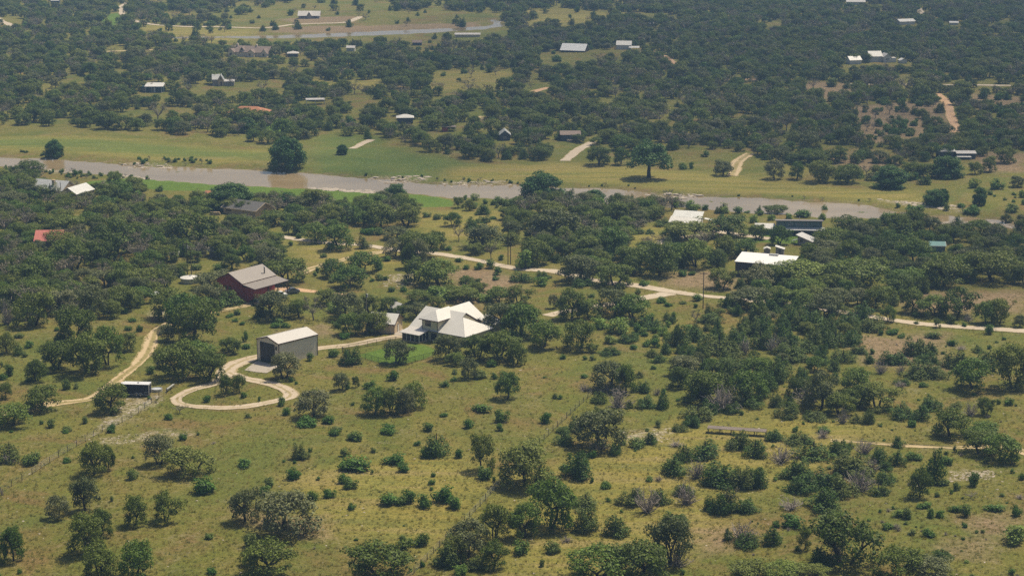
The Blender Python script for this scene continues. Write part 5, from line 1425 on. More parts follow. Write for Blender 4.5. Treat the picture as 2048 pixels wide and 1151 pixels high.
# ---- the cream workshop
h = Bld('workshop', 'tall cream metal workshop with brown trim and dark roll-up door', 'garage', (515, 719), (558, 730))
D = 11.4
h.gable(0, h.L, 0, D, 4.85, 1.05, 'y', 'cream', 'pale_metal', 0.12, 'brown_trim')
h.box('corner_trim', h.L - 0.05, h.L + 0.05, -0.05, 0.12, -0.5, 4.78, 'brown_trim'); h.box('corner_trim', -0.06, 0.04, -0.05, 0.12, -0.5, 4.78, 'brown_trim')
h.box('corner_trim', h.L - 0.06, h.L + 0.045, D - 0.1, D + 0.05, -0.5, 4.78, 'brown_trim')
f = h.L
dr = h.box('roll_up_door', 0.17 * f, 0.80 * f, -0.05, -0.01, -0.1, 4.35, 'charcoal')
for i in range(8): h.box('door_slat', 0.17 * f + 0.03, 0.80 * f - 0.03, -0.075, -0.053, 0.08 + i * 0.53, 0.54 + i * 0.53, 'charcoal', dr)
h.part('door_trim', MB().box(0.15 * f, 0.17 * f - 0.004, -0.08, -0.006, -0.3, 4.45).box(0.80 * f + 0.004, 0.82 * f, -0.08, -0.006, -0.3, 4.45).box(0.17 * f, 0.80 * f, -0.08, -0.006, 4.36, 4.46), 'dark_trim', dr)
h.opening('window', '-y', 0.0, 0.855 * f, 3.35, 0.55, 0.75, 'glass', 'dark_trim', 0.07, 1)
def pad(name, pts, label, mat='concrete', lift=0.09):
    G = [ground(*p) for p in pts]
    G = [(g[0], g[1], g[2] + lift) for g in G]
    o = MB().slab(G, 0.35).build(name, M[mat]); return tag(o, label, kind='structure')
pad('concrete_apron', [(489, 740), (514, 721), (558, 732), (533, 746), (512, 744)], 'pale concrete apron before the workshop door')
pad('concrete_apron', [(788, 669), (800, 657), (812, 660), (806, 672)], 'small concrete apron beside the cream garage')

# ---- small cream garage, white shed behind the trees
h = Bld('small_garage', 'small cream garage with white metal roof beside the drive', 'garage', (737, 663.5), (788.5, 667.6))
h.gable(0, h.L, 0, 5.6, 2.4, 1.7, 'x', 'sand_wall', 'white_metal', 0.3, 'brown_trim')
h.opening('door', '+x', h.L, 2.2, -0.1, 1.0, 2.0, 'white_trim', 'brown_trim')
h.box('corner_trim', h.L - 0.05, h.L + 0.05, -0.06, 0.06, -0.4, 2.3, 'brown_trim')
h = Bld('pump_house', 'little white-roofed pump house half hidden in foliage', 'shed', (794, 627), (813, 624))
h.gable(0, h.L, 0, 3, 1.3, 1.0, 'y', 'white_wall', 'white_metal_y', 0.3)

# ---- red barn
h = Bld('red_barn', 'dark red barn with grey metal roof, lean-to porch and stovepipe', 'barn', (435, 594.5), (486, 603))
f, D = h.L, 11.8
h.gable(0, f, 0, D, 4.75, 2.1, 'y', 'red_siding', 'grey_metal', 0.35, 'brown_trim')
pr = h.part('porch_roof', MB().slab([(f + 0.02, -0.3, 4.55), (f + 4.4, -0.3, 3.85), (f + 4.4, D + 0.4, 3.85), (f + 0.02, D + 0.4, 4.55)], 0.12), 'grey_metal')
h.box('fascia', f + 4.41, f + 4.48, -0.3, D + 0.4, 3.68, 3.84, 'brown_trim', pr)
h.part('lean_to_wall', MB().box(f + 0.02, f + 3.9, 0.05, 4.6, -0.8, 3.85), 'red_siding')
for y in (4.9, 8.4, D + 0.1): h.post(f + 4.1, y, -0.6, 3.78, 'brown_trim', 0.1)
h.opening('window', '-y', 0, 2.5, 2.6, 0.8, 0.9, 'glass', 'dark_trim'); h.opening('window', '-y', 0, 3.9, 2.6, 0.8, 0.9, 'glass', 'dark_trim')
sp = MB().tube([(f - 1.2, D - 2.4, 5.2), (f - 1.2, D - 2.4, 7.0)], [0.14, 0.14], 8)
st = h.part('stovepipe', sp, 'charcoal'); h.part('stovepipe_cap', MB().tube([(f - 1.2, D - 2.4, 7.02), (f - 1.2, D - 2.4, 7.2)], [0.26, 0.1], 8), 'steel', st)

# ---- water tank
x, y, z = ground(381, 564)
t = tag(empty('water_tank', (x, y, z)), 'low round water tank with pale conical lid near the red barn', 'water tank')
N = 28
ring = lambda r, z: [(r * math.cos(2 * math.pi * i / N), r * math.sin(2 * math.pi * i / N), z) for i in range(N)]
k = MB(); k.add(ring(2.5, -0.5) + ring(2.5, 1.3), [(i, (i + 1) % N, N + (i + 1) % N, N + i) for i in range(N)]); k.build('tank_wall', M['galv'], t)
k = MB(); k.add(ring(2.62, 1.31) + ring(0.3, 1.75), [(i, (i + 1) % N, N + (i + 1) % N, N + i) for i in range(N)] + [tuple(range(N, 2 * N))]); k.build('tank_lid', M['white_metal'], t)
MB().box(-0.3, 0.3, -0.3, 0.3, 1.76, 1.9).build('hatch', M['steel'], t)

# ---- small sheds at the left
h = Bld('plank_shed', 'narrow weathered plank shed with pale slanting roof', 'shed', (419, 513), (431, 513.5))
h.mono(0, h.L, 0, 2.6, (1.9, 1.7, 2.5, 2.7), 'barn_wood', 'galv', 0.7)
h = Bld('lean_to', 'tiny open lean-to with cream roof below the red metal roof', 'shed', (340, 522), (355, 522))
h.mono(0, h.L, 0, 1.6, (1.7, 1.7, 2.1, 2.1), 'barn_wood', 'pale_metal', 0.35)
h = Bld('lean_to', 'low galvanised lean-to under oaks left of the red barn', 'shed', (305, 600), (321, 600))
h.part('roof', MB().slab([(-0.2, -0.4, 1.5), (h.L + 0.2, -0.4, 1.5), (h.L + 0.2, 1.6, 1.9), (-0.2, 1.6, 1.9)], 0.06), 'galv')
for a, b in ((0.05, 0), (h.L - 0.05, 0), (0.05, 1.4), (h.L - 0.05, 1.4)): h.post(a, b, -0.5, 1.5 + 0.2 * b, 'wood', 0.06)
h.box('back_wall', 0.12, h.L - 0.12, 1.42, 1.5, -0.4, 1.75, 'barn_wood')

# ---- left-hand houses
h = Bld('red_roof_house', 'house with bright red metal roof sunk in oak woods', 'house', (72, 500), (122, 500))
h.gable(0, h.L, 0, 8, 2.8, 2.0, 'x', 'barn_wood', 'red_roof', 0.5)
h = Bld('sand_house', 'sand-walled house with pale grey metal roof and brick chimney', 'house', (62, 392), (124, 396.5))
f = h.L
h.gable(0, f, 0, 8, 2.6, 2.3, 'x', 'tan_stone', 'galv', 0.4)
h.gable(f + 0.03, f + 5.8, -0.6, 9, 2.0, 1.7, 'y', 'tan_stone', 'galv', 0.4)
ch = h.box('chimney', f * 0.60, f * 0.60 + 0.9, 1.6, 2.4, 2.5, 5.3, 'sand_wall'); h.box('chimney_cap', f * 0.60 - 0.08, f * 0.60 + 0.98, 1.52, 2.48, 5.31, 5.45, 'tan_stone', ch)
h = Bld('shingle_house', 'tan house under broad dark shingle roof by the river lawn', 'house', (447, 426), (511, 436))
f = h.L
h.gable(0, f, 0, 8.3, 2.1, 1.7, 'x', 'tan_stone', 'shingle', 0.6, 'sand_wall')
h.opening('window', '-y', 0, 1.2, 0.8, 1.8, 0.9, 'glass', 'dark_trim'); h.opening('window', '+x', f, 4.0, 0.8, 1.2, 1.0, 'glass', 'dark_trim')
h = Bld('stone_wall', 'low tan stone wall before the shingle house', 'wall', (418, 430), (441, 430))
kk = 0
for row in range(3):
    for i in range(6):
        a = h.L * (i + (row % 2) * 0.4) / 6.4
        h.box('stone', a, a + h.L / 6.4 - 0.03, 0.02 * ((i * 7 + row) % 3), 0.5, -0.3 + row * 0.42, 0.09 + row * 0.42, 'tan_stone')
h = Bld('garden_shed', 'tiny tan-roofed garden shed on the river lawn edge', 'shed', (411, 393), (424, 393))
h.gable(0, h.L, 0, 2, 1.1, 0.6, 'x', 'tan_stone', 'orange_roof', 0.2)

# ---- right-hand compound
h = Bld('clerestory_shed', 'white shed with stepped roof and pale garage doors', 'shed', (1339, 455), (1397, 458))
f = h.L
h.mono(0, f, 0, 2.9, (1.75, 1.75, 2.75, 2.75), 'white_wall', 'white_metal', 0.3)
h.mono(0.3, f - 0.02, 3.0, 6.4, (2.8, 2.8, 3.9, 3.9), 'white_wall', 'galv', 0.25)
for y in (0.5, 1.9, 4.2): h.opening('door', '+x', f + 0.0, y, -0.1, 1.1 if y < 4 else 1.9, 1.75 if y < 2.5 else 2.4, 'white_wall', 'dark_trim')
h.part('side_awning', MB().slab([(f + 0.1, 6.6, 1.9), (f + 2.4, 6.6, 1.6), (f + 2.4, 8.6, 1.6), (f + 0.1, 8.6, 1.9)], 0.08), 'white_metal')
h = Bld('clerestory_house', 'long teal house with three high clerestory windows and white pent roof', 'house', (1553, 470), (1647, 471.5))
f = h.L
h.box('wall', 0, f, 0.25, 7, -0.8, 1.72, 'slate_wall')
h.part('pent_roof', MB().slab([(-0.2, -0.9, 1.7), (f + 0.3, -0.9, 1.7), (f + 0.3, 1.35, 2.15), (-0.2, 1.35, 2.15)], 0.1), 'white_metal')
h.part('clerestory_wall', MB().add([(0.2, 1.2, 1.75), (f - 0.4, 1.2, 1.75), (f - 0.4, 6.8, 1.75), (0.2, 6.8, 1.75), (0.2, 1.2, 3.95), (f - 0.4, 1.2, 3.95), (f - 0.4, 6.8, 3.2), (0.2, 6.8, 3.2)],
       [(0, 3, 2, 1), (4, 5, 6, 7), (0, 1, 5, 4), (1, 2, 6, 5), (2, 3, 7, 6), (3, 0, 4, 7)]), 'teal')
h.part('roof', MB().slab([(-0.3, 0.6, 4.16), (f + 0.1, 0.6, 4.16), (f + 0.1, 7.3, 3.26), (-0.3, 7.3, 3.26)], 0.14), 'grey_metal')
for a in (0.255, 0.415, 0.575): h.opening('window', '-y', 1.2, f * a, 2.75, 1.25, 0.55, 'glass', 'white_trim', 0.07)
h.opening('window', '-y', 0.25, f * 0.62, 0.1, 1.0, 1.5, 'glass', 'dark_trim'); h.opening('window', '-y', 0.25, f * 0.8, 0.6, 1.4, 0.9, 'glass', 'white_trim'); h.opening('window', '-y', 0.25, f * 0.2, 0.6, 1.4, 0.9, 'glass', 'dark_trim')
h.box('side_wing', -5.8, -0.25, 0.4, 4.2, -0.8, 1.75, 'teal')
h.part('wing_roof', MB().slab([(-6.1, 0, 1.75), (-0.32, 0, 1.75), (-0.32, 4.4, 2.6), (-6.1, 4.4, 2.6)], 0.1), 'white_metal')
h.part('vent_pipe', MB().tube([(f * 0.5, 4, 3.6), (f * 0.5, 4, 4.6)], [0.07, 0.07], 6), 'white_trim')
h = Bld('slant_cabin', 'small grey cabin with steeply slanting white roof', 'cabin', (1595, 489), (1623, 492))
f = h.L
h.mono(0, f, 0, 3.6, (2.65, 1.35, 1.35, 2.65), 'grey_stone', 'white_metal_y', 0.45, -0.8)
h.opening('window', '-y', 0, 0.8, 0.9, 0.8, 0.8, 'glass', 'dark_trim', 0.08, 1)
h.part('awning', MB().slab([(-2.2, 0.4, 0.75), (-0.02, 0.4, 1.5), (-0.02, 2.6, 1.5), (-2.2, 2.6, 0.75)], 0.06), 'tarp')
h.post(-2.1, 0.5, -0.5, 0.7, 'wood', 0.05); h.post(-2.1, 2.5, -0.5, 0.7, 'wood', 0.05)
h = Bld('outhouse', 'tiny grey gabled outhouse behind the dark shed', 'shed', (1528, 507), (1540, 507))
h.gable(0, h.L, 0, 1.8, 1.3, 0.35, 'y', 'grey_stone', 'white_metal_y', 0.15)
h = Bld('outhouse', 'tiny grey outhouse with slanting white roof behind the dark shed', 'shed', (1551, 510), (1567, 510.5))
h.mono(0, h.L, 0, 1.8, (2.3, 1.7, 1.7, 2.3), 'grey_stone', 'white_metal_y', 0.2); h.opening('window', '-y', 0, 0.9, 0.9, 0.5, 0.6, 'glass', 'dark_trim')
h = Bld('dark_shed', 'large dark brown shed with brilliant white single-slope roof', 'shed', (1470, 551), (1581.5, 561))
f = h.L
h.mono(0, f, 0, 6.6, (3.75, 3.75, 4.9, 4.9), 'dark_siding', 'bright_metal', 0.2, -0.8, 'dark_trim')
h.part('ridge_vent', MB().box(f * 0.50, f * 0.66, 5.7, 6.6, 4.9, 5.25), 'galv')
h = Bld('teal_shed', 'small teal shed with teal gable roof deep in the woods', 'shed', (1859, 503), (1890, 504))
h.gable(0, h.L, 0, 4.5, 1.7, 0.7, 'x', 'teal', 'teal_roof', 0.2, 'white_trim')

# ---- the far bank
h = Bld('low_house', 'low flat-roofed house with two pale roofs on the far bank slope', 'house', (1914, 318), (1951, 318))
f = h.L
h.gable(0, f, 0, 5, 2.0, 0.55, 'x', 'slate_wall', 'pale_metal', 0.3)
h.gable(-6.2, -0.6, 2.0, 6.5, 2.4, 0.8, 'x', 'slate_wall', 'white_metal', 0.3)
h.part('porch_roof', MB().slab([(-0.3, -1.9, 1.0), (f * 0.72, -1.9, 1.0), (f * 0.72, -0.05, 1.25), (-0.3, -0.05, 1.25)], 0.1), 'white_metal'); h.post(0, -1.7, -0.5, 0.9); h.post(f * 0.7, -1.7, -0.5, 0.9)
h.opening('window', '-y', 0, 1.0, 1.35, 4.0, 0.5, 'glass', 'dark_trim', 0.06, 2)
h = Bld('far_barn', 'brilliant white far barn on the plateau, small trees before it', 'barn', (1121, 105), (1169, 105))
h.gable(0, h.L, 0, 9, 1.3, 3.0, 'x', 'dark_siding', 'bright_metal', 0.3)
h = Bld('far_house', 'pale far house with white porch right of the far barn', 'house', (1233, 99), (1262, 99))
h.gable(0, h.L, 0, 6, 2.4, 1.8, 'x', 'white_wall', 'white_metal', 0.3)
h.part('porch_roof', MB().slab([(h.L - 1, -2.4, 1.2), (h.L + 4.5, -2.4, 1.2), (h.L + 4.5, 0.0, 1.9), (h.L - 1, 0, 1.9)], 0.1), 'white_metal')
for a in (h.L - 0.8, h.L + 4.3): h.post(a, -2.2, -0.5, 1.1)
h = Bld('far_farmhouse', 'white far farmhouse with pale roofs among dark woods', 'house', (1767, 125), (1783, 125))
f = h.L
h.gable(0, f, 0, 5.5, 2.7, 1.6, 'y', 'white_wall', 'pale_metal', 0.3); h.gable(-6.5, -0.05, 2.0, 7.5, 3.0, 2.2, 'x', 'white_wall', 'pale_metal', 0.3)
h.opening('window', '-y', 0, f * 0.3, 1.0, 0.7, 1.1, 'glass', 'white_trim'); h.opening('window', '-y', 0, f * 0.3 + 0.75, 1.0, 0.7, 1.1, 'glass', 'white_trim')
h.box('porch', f + 0.02, f + 2.6, 0.3, 4, -0.5, 2.2, 'white_wall')
h = Bld('far_shed', 'pale gabled shed left of the far farmhouse', 'shed', (1700, 129), (1723, 128))
h.gable(0, h.L, 0, 5, 2.1, 1.6, 'x', 'white_wall', 'pale_metal', 0.3)
h = Bld('far_shed', 'little white shed right of the far farmhouse', 'shed', (1801, 127), (1814, 127))
h.gable(0, h.L, 0, 3, 1.5, 0.9, 'y', 'white_wall', 'white_metal_y', 0.3)
h = Bld('manor', 'long tan manor with brown shingle roof and three pale front gables', 'house', (458, 113), (535, 114))
f = h.L
h.gable(0, f, 0, 9, 2.6, 2.6, 'x', 'manor_wall', 'brown_shingle', 0.4)
h.gable(0.2, 3.6, -1.6, 4, 2.6, 1.5, 'y', 'manor_wall', 'brown_shingle', 0.3); h.gable(f * 0.52, f * 0.52 + 3.6, -1.8, 4, 2.6, 1.4, 'y', 'manor_wall', 'brown_shingle', 0.3); h.gable(f * 0.86, f + 0.3, -1.4, 3, 2.4, 2.0, 'y', 'manor_wall', 'brown_shingle', 0.3)
h.gable(f * 0.28, f * 0.28 + 2.2, 0.6, 4, 3.6, 1.3, 'y', 'manor_wall', 'brown_shingle', 0.2)
for a in (0.06, 0.30, 0.55, 0.9): h.opening('window', '-y', -1.6 if a < .1 else 0.6 if a < .4 else -1.8 if a < .6 else -1.4, f * a, 1.0 if a != 0.30 else 3.3, 1.0, 1.1, 'glass', 'dark_trim')
h.box('chimney', f * 0.12, f * 0.12 + 0.8, 4, 4.9, 4.6, 6.4, 'manor_wall'); h.box('chimney', f * 0.62, f * 0.62 + 0.8, 4, 4.9, 4.6, 6.2, 'manor_wall')
h = Bld('far_pavilion', 'pale pyramid-roofed pavilion right of the tan manor', 'pavilion', (575, 114), (597, 114))
h.hip(0.3, h.L - 0.3, 0, 5, 1.7, 1.0, 'slate_wall', 'pale_metal', 0.6)
h = Bld('stone_cottage', 'stone tower cottage with tall pale gable and low wing', 'house', (425, 172), (447, 172))
f = h.L
h.gable(0, f * 0.6, 0.8, 5, 3.0, 2.0, 'x', 'grey_stone', 'galv', 0.3); h.gable(f * 0.5, f, 0, 5.4, 2.9, 2.1, 'y', 'tan_stone', 'galv', 0.3)
h.mono(f + 0.02, f + 4.8, 0.5, 4.5, (1.9, 1.8, 2.3, 2.4), 'grey_stone', 'pale_metal', 0.25)
h.opening('window', '-y', 0, f * 0.7, 2.9, 0.7, 1.0, 'glass', 'tan_stone'); h.opening('door', '-y', 0, f * 0.72, -0.1, 0.9, 2.0, 'brown_trim', 'tan_stone')
h = Bld('green_cabin', 'dark green cabin with white roof and white porch posts', 'cabin', (283, 185), (326, 185))
f = h.L
h.box('wall', 0, f, 0.8, 6, -0.8, 2.6, 'dark_green')
h.part('roof', MB().slab([(f * 0.15, -0.8, 2.75), (f + 0.3, -0.8, 2.75), (f + 0.3, 6, 3.7), (f * 0.15, 6, 3.7)], 0.1), 'white_metal')
for a in (0.2, 0.5, 0.62, 0.95): h.post(f * a, -0.6, -0.5, 2.6)
h.opening('window', '-y', 0.8, f * 0.06, 0.6, 1.0, 1.2, 'glass', 'white_trim'); h.opening('door', '-y', 0.8, f * 0.55, -0.1, 0.9, 2.0, 'white_trim', 'white_trim')
h.box('deck', f * 0.02, f, -0.9, 0.78, -0.8, 0.0, 'wood')
h = Bld('tile_roof_house', 'wide house with orange tile hip roof behind dark trees', 'house', (455, 238), (530, 239))
h.hip(0, h.L, 0, 9, 2.5, 2.1, 'sand_wall', 'orange_roof', 0.6)
h.opening('window', '-y', 0, 2, 0.8, 1.5, 1.2, 'glass', 'white_trim')
h = Bld('ranch_house', 'far stone ranch house with pale roof and central gable above the upper river', 'house', (597, 38), (639, 37.4))
f = h.L
h.gable(0, f, 0, 7, 2.1, 2.4, 'x', 'grey_stone', 'pale_metal', 0.5); h.gable(f * 0.42, f * 0.62, -1.2, 4, 2.4, 2.0, 'y', 'grey_stone', 'pale_metal', 0.3)
h.opening('window', '-y', 0, 1.2, 0.8, 3.2, 1.0, 'glass', 'dark_trim', 0.08, 2); h.opening('window', '-y', 0, f * 0.7, 0.8, 2.4, 1.0, 'glass', 'dark_trim', 0.08, 1)
h = Bld('hidden_house', 'pale hip roof peeping out of trees beside the lush meadow', 'house', (795, 248), (826, 247))
h.hip(0, h.L, 0, 5, 2.4, 1.1, 'slate_wall', 'white_metal', 0.5)
h = Bld('carport', 'flat pale carport roof on thin posts among far oaks', 'carport', (612, 210), (650, 209))
h.part('roof', MB().slab([(0, -0.3, 2.2), (h.L, -0.3, 2.2), (h.L, 4, 2.4), (0, 4, 2.4)], 0.12), 'pale_metal')
for a in (0.2, h.L / 2, h.L - 0.2): h.post(a, 0, -0.5, 2.06); h.post(a, 3.7, -0.5, 2.25)
h = Bld('slate_cabin', 'slate-blue cabin showing its gable with white bargeboards and window', 'cabin', (1000, 281), (1020, 281))
f = h.L
h.gable(0, f, 0, 6, 2.3, 1.5, 'y', 'slate_wall', 'galv', 0.3, 'white_trim'); h.opening('window', '-y', 0, f * 0.35, 0.5, 1.1, 0.9, 'glass', 'white_trim', 0.1, 1)
h = Bld('dark_house', 'dark house with pale brown roof at the top of the boat ramp', 'house', (1122, 282), (1160, 282.5))
f = h.L
h.gable(0, f, 0, 6, 2.4, 1.0, 'x', 'slate_wall', 'brown_shingle', 0.4); h.opening('window', '-y', 0, f * 0.5, 0.9, 1.6, 1.0, 'glass', 'white_trim', 0.08, 1)
h.part('deck', MB().box(f * 0.3, f, -2.2, -0.02, -0.8, 0.6), 'wood'); h.part('railing', MB().box(f * 0.3, f, -2.25, -2.2, 0.9, 1.0).box(f * 0.3, f * 0.3 + 0.06, -2.25, -2.2, 0.6, 0.9).box(f - 0.06, f, -2.25, -2.2, 0.6, 0.9), 'white_trim')
h = Bld('carport', 'open carport with red-brown box stall near the two-track bend', 'carport', (884, 264), (913, 263))
h.part('roof', MB().slab([(0, -0.2, 1.9), (h.L, -0.2, 1.9), (h.L, 3.2, 2.1), (0, 3.2, 2.1)], 0.1), 'old_metal'); h.box('stall', 0.3, 2.2, 0.2, 2.8, -0.5, 1.75, 'red_siding'); h.post(h.L - 0.2, 0, -0.5, 1.78); h.post(h.L - 0.2, 2.9, -0.5, 1.95)
for nm, lab, A, B, W, e, r, wl_, rf in [
    ('long_shed', 'long low pale roof just below the upper river bend', (910, 75), (960, 74), 4, 1.6, 0.7, 'sand_wall', 'pale_metal'),
    ('small_shed', 'small white-walled shed in the woods below the upper river', (693, 103), (709, 103), 4, 1.9, 0.9, 'white_wall', 'pale_metal'),
    ('small_shed', 'small brown-roofed shed in woods left of the long low roof', (825, 91), (843, 91), 4, 1.6, 1.0, 'slate_wall', 'brown_shingle'),
    ('top_house', 'pale roof cut by the upper frame edge', (1693, 10), (1730, 10), 7, 2.0, 1.6, 'white_wall', 'pale_metal'),
    ('white_lodge', 'white lodge roof at the end of the winding pale lane', (1800, 50), (1830, 49), 6, 1.9, 1.2, 'white_wall', 'white_metal'),
    ('small_shed', 'sliver of white roof deep in the far dark woods', (1899, 50), (1916, 50), 4, 1.3, 0.7, 'white_wall', 'white_metal'),
    ('small_shed', 'tiny pale roof in the far scrub above the white barn', (1298, 53), (1313, 53), 4, 1.3, 0.7, 'white_wall', 'pale_metal'),
    ('small_shed', 'grey roof at the top left frame edge', (102, 7), (118, 7), 5, 1.8, 0.9, 'slate_wall', 'galv')]:
    h = Bld(nm, lab, 'shed' if 'shed' in nm else 'house', A, B); h.gable(0, h.L, 0, W, e, r, 'x', wl_, rf, 0.3)

# ------------------------------------------------------------------ long low shelter
h = Bld('low_shelter', 'long low rusty metal shelter roof on paired posts in the golden grass', 'shelter', (1414, 865.5), (1532, 873))
f = h.L
n = 6
for i in range(n):
    h.part('roof_sheet', MB().slab([(f * i / n + 0.01, -0.1, 1.04 + 0.01 * (i % 2)), (f * (i + 1) / n - 0.01, -0.1, 1.04 + 0.01 * (i % 2)), (f * (i + 1) / n - 0.01, 1.6, 1.14), (f * i / n + 0.01, 1.6, 1.14)], 0.03), 'old_metal')
h.box('beam', 0, f, -0.03, 0.03, 0.94, 1.0, 'dark_trim'); h.box('beam', 0, f, 1.42, 1.48, 1.04, 1.09, 'dark_trim')
for i in range(6):
    for q in (0, 0.5):
        a = min(f - 0.1, 0.15 + f * i / 5.1 + q * (0 < i < 5))
        h.post(a, 0.0, -0.4, 0.94, 'dark_trim', 0.05)
    h.post(min(f - 0.1, 0.15 + f * i / 5.1), 1.45, -0.4, 1.04, 'dark_trim', 0.05)

# ------------------------------------------------------------------ vehicles and yard things
def wheel(parent, x, y, r=0.33, w=0.2):
    N = 16
    def ringed(rr, y0, y1):
        k = MB(); V = [(x + rr * math.cos(2 * math.pi * i / N), yy, r + rr * math.sin(2 * math.pi * i / N)) for yy in (y0, y1) for i in range(N)]
        return k.add(V, [(i, (i + 1) % N, N + (i + 1) % N, N + i) for i in range(N)] + [tuple(range(N)), tuple(range(2 * N - 1, N - 1, -1))])
    o = ringed(r, y - w / 2, y + w / 2).build('wheel', M['rubber'], parent)
    ringed(r * 0.58, y - w / 2 - 0.012, y - w / 2 - 0.002).build('rim', M['steel'], o)

h = Bld('cargo_trailer', 'black enclosed cargo trailer with white roof and tandem wheels', 'trailer', (246, 792), (298, 793))
f, W = h.L, 2.1
k = MB(); k.add([(-0.6, W / 2, 0.45), (0, 0, 0.45), (f, 0, 0.45), (f, W, 0.45), (0, W, 0.45), (-0.6, W / 2, 2.55), (0, 0, 2.55), (f, 0, 2.55), (f, W, 2.55), (0, W, 2.55)],
                [(0, 4, 3, 2, 1), (5, 6, 7, 8, 9), (0, 1, 6, 5), (1, 2, 7, 6), (2, 3, 8, 7), (3, 4, 9, 8), (4, 0, 5, 9)])
body = h.part('body', k, 'navy')
k = MB().slab([(-0.64, W / 2, 2.64), (-0.02, -0.04, 2.64), (f + 0.04, -0.04, 2.64), (f + 0.04, W + 0.04, 2.64), (-0.02, W + 0.04, 2.64)], 0.085)
rf = h.part('roof', k, 'trailer_white'); h.box('roof_vent', f * 0.52, f * 0.52 + 0.35, W * 0.45, W * 0.45 + 0.35, 2.645, 2.75, 'charcoal', rf)
h.part('skirt_trim', MB().box(0, f * 0.44, -0.03, -0.004, 0.40, 0.5).box(f * 0.76, f, -0.03, -0.004, 0.40, 0.5), 'trailer_white')
h.part('rear_frame', MB().box(f + 0.004, f + 0.03, 0, 0.12, 0.45, 2.5).box(f + 0.004, f + 0.03, W - 0.12, W, 0.45, 2.5).box(f + 0.004, f + 0.03, 0.12, W - 0.12, 2.36, 2.5), 'trailer_white')
h.part('corner_post', MB().box(f - 0.07, f - 0.01, -0.02, -0.004, 0.5, 2.5), 'steel'); h.part('decal', MB().box(f - 1.0, f - 0.35, -0.012, -0.004, 0.86, 1.0), 'tarp')
fx = f * 0.60
for sx in (-0.42, 0.42):
    wheel(h.root, fx + sx, 0.03, 0.36); wheel(h.root, fx + sx, W - 0.03, 0.36)
for sx in (-0.42, 0.42):
    P = [(fx + sx + 0.47 * math.cos(t), 0.38 + 0.47 * math.sin(t)) for t in [math.pi * i / 10 for i in range(11)]]
    Q = [(fx + sx + 0.40 * math.cos(t), 0.38 + 0.40 * math.sin(t)) for t in [math.pi * i / 10 for i in range(10, -1, -1)]]
    k = MB()
    for i in range(10): k.add([(P[i][0], -0.16, P[i][1]), (P[i + 1][0], -0.16, P[i + 1][1]), (P[i + 1][0], 0.0, P[i + 1][1]), (P[i][0], 0.0, P[i][1]), (Q[10 - i][0], -0.16, Q[10 - i][1]), (Q[9 - i][0], -0.16, Q[9 - i][1])], [(0, 1, 2, 3), (0, 4, 5, 1)])
    h.part('fender', k, 'trailer_white')
h.part('tongue', MB().tube([(0.2, 0.3, 0.42), (-1.5, W / 2, 0.42)], [0.05, 0.05], 6).tube([(0.2, W - 0.3, 0.42), (-1.5, W / 2, 0.42)], [0.05, 0.05], 6), 'dark_trim'); h.part('jack', MB().tube([(-1.2, W / 2, -0.1), (-1.2, W / 2, 0.9)], [0.05, 0.05], 6), 'steel')

x, y, z = ground(314, 781)
t = tag(empty('stock_tank', (x, y, z)), 'round galvanised stock tank behind the black trailer', 'stock tank')
k = MB(); k.add(ring(1.15, -0.3) + ring(1.15, 0.55) + ring(1.08, 0.55) + ring(1.08, 0.35), [(i + j * N, (i + 1) % N + j * N, N + (i + 1) % N + j * N, N + i + j * N) for j in range(3) for i in range(N)]); k.build('tank_wall', M['galv'], t)
k = MB(); k.add(ring(1.085, 0.42), [tuple(range(N))]); k.build('water_surface', M['tarp'], t)
h = Bld('feed_trough', 'long narrow metal trough on legs beside the stock tank', 'trough', (334, 784), (348, 773.5))
f = h.L
h.part('trough', MB().prism([(-0.2, 0.75), (0.2, 0.75), (0.13, 0.45), (-0.13, 0.45)], 0, 0, f), 'galv')
for a in (0.2, f / 2, f - 0.2): h.post(a, -0.1, -0.3, 0.44, 'dark_trim', 0.04, 'leg'); h.post(a, 0.1, -0.3, 0.44, 'dark_trim', 0.04, 'leg')
h = Bld('cattle_panel', 'weathered plank cattle panel beside the two-track lane', 'panel', (303, 645), (319, 642))
for i in range(5): h.box('plank', 0, h.L, 0, 0.06, 0.1 + i * 0.26, 0.3 + i * 0.26, 'wood')
for a in (0.06, h.L / 2, h.L - 0.06): h.post(a, 0.13, -0.4, 1.45, 'wood', 0.06)

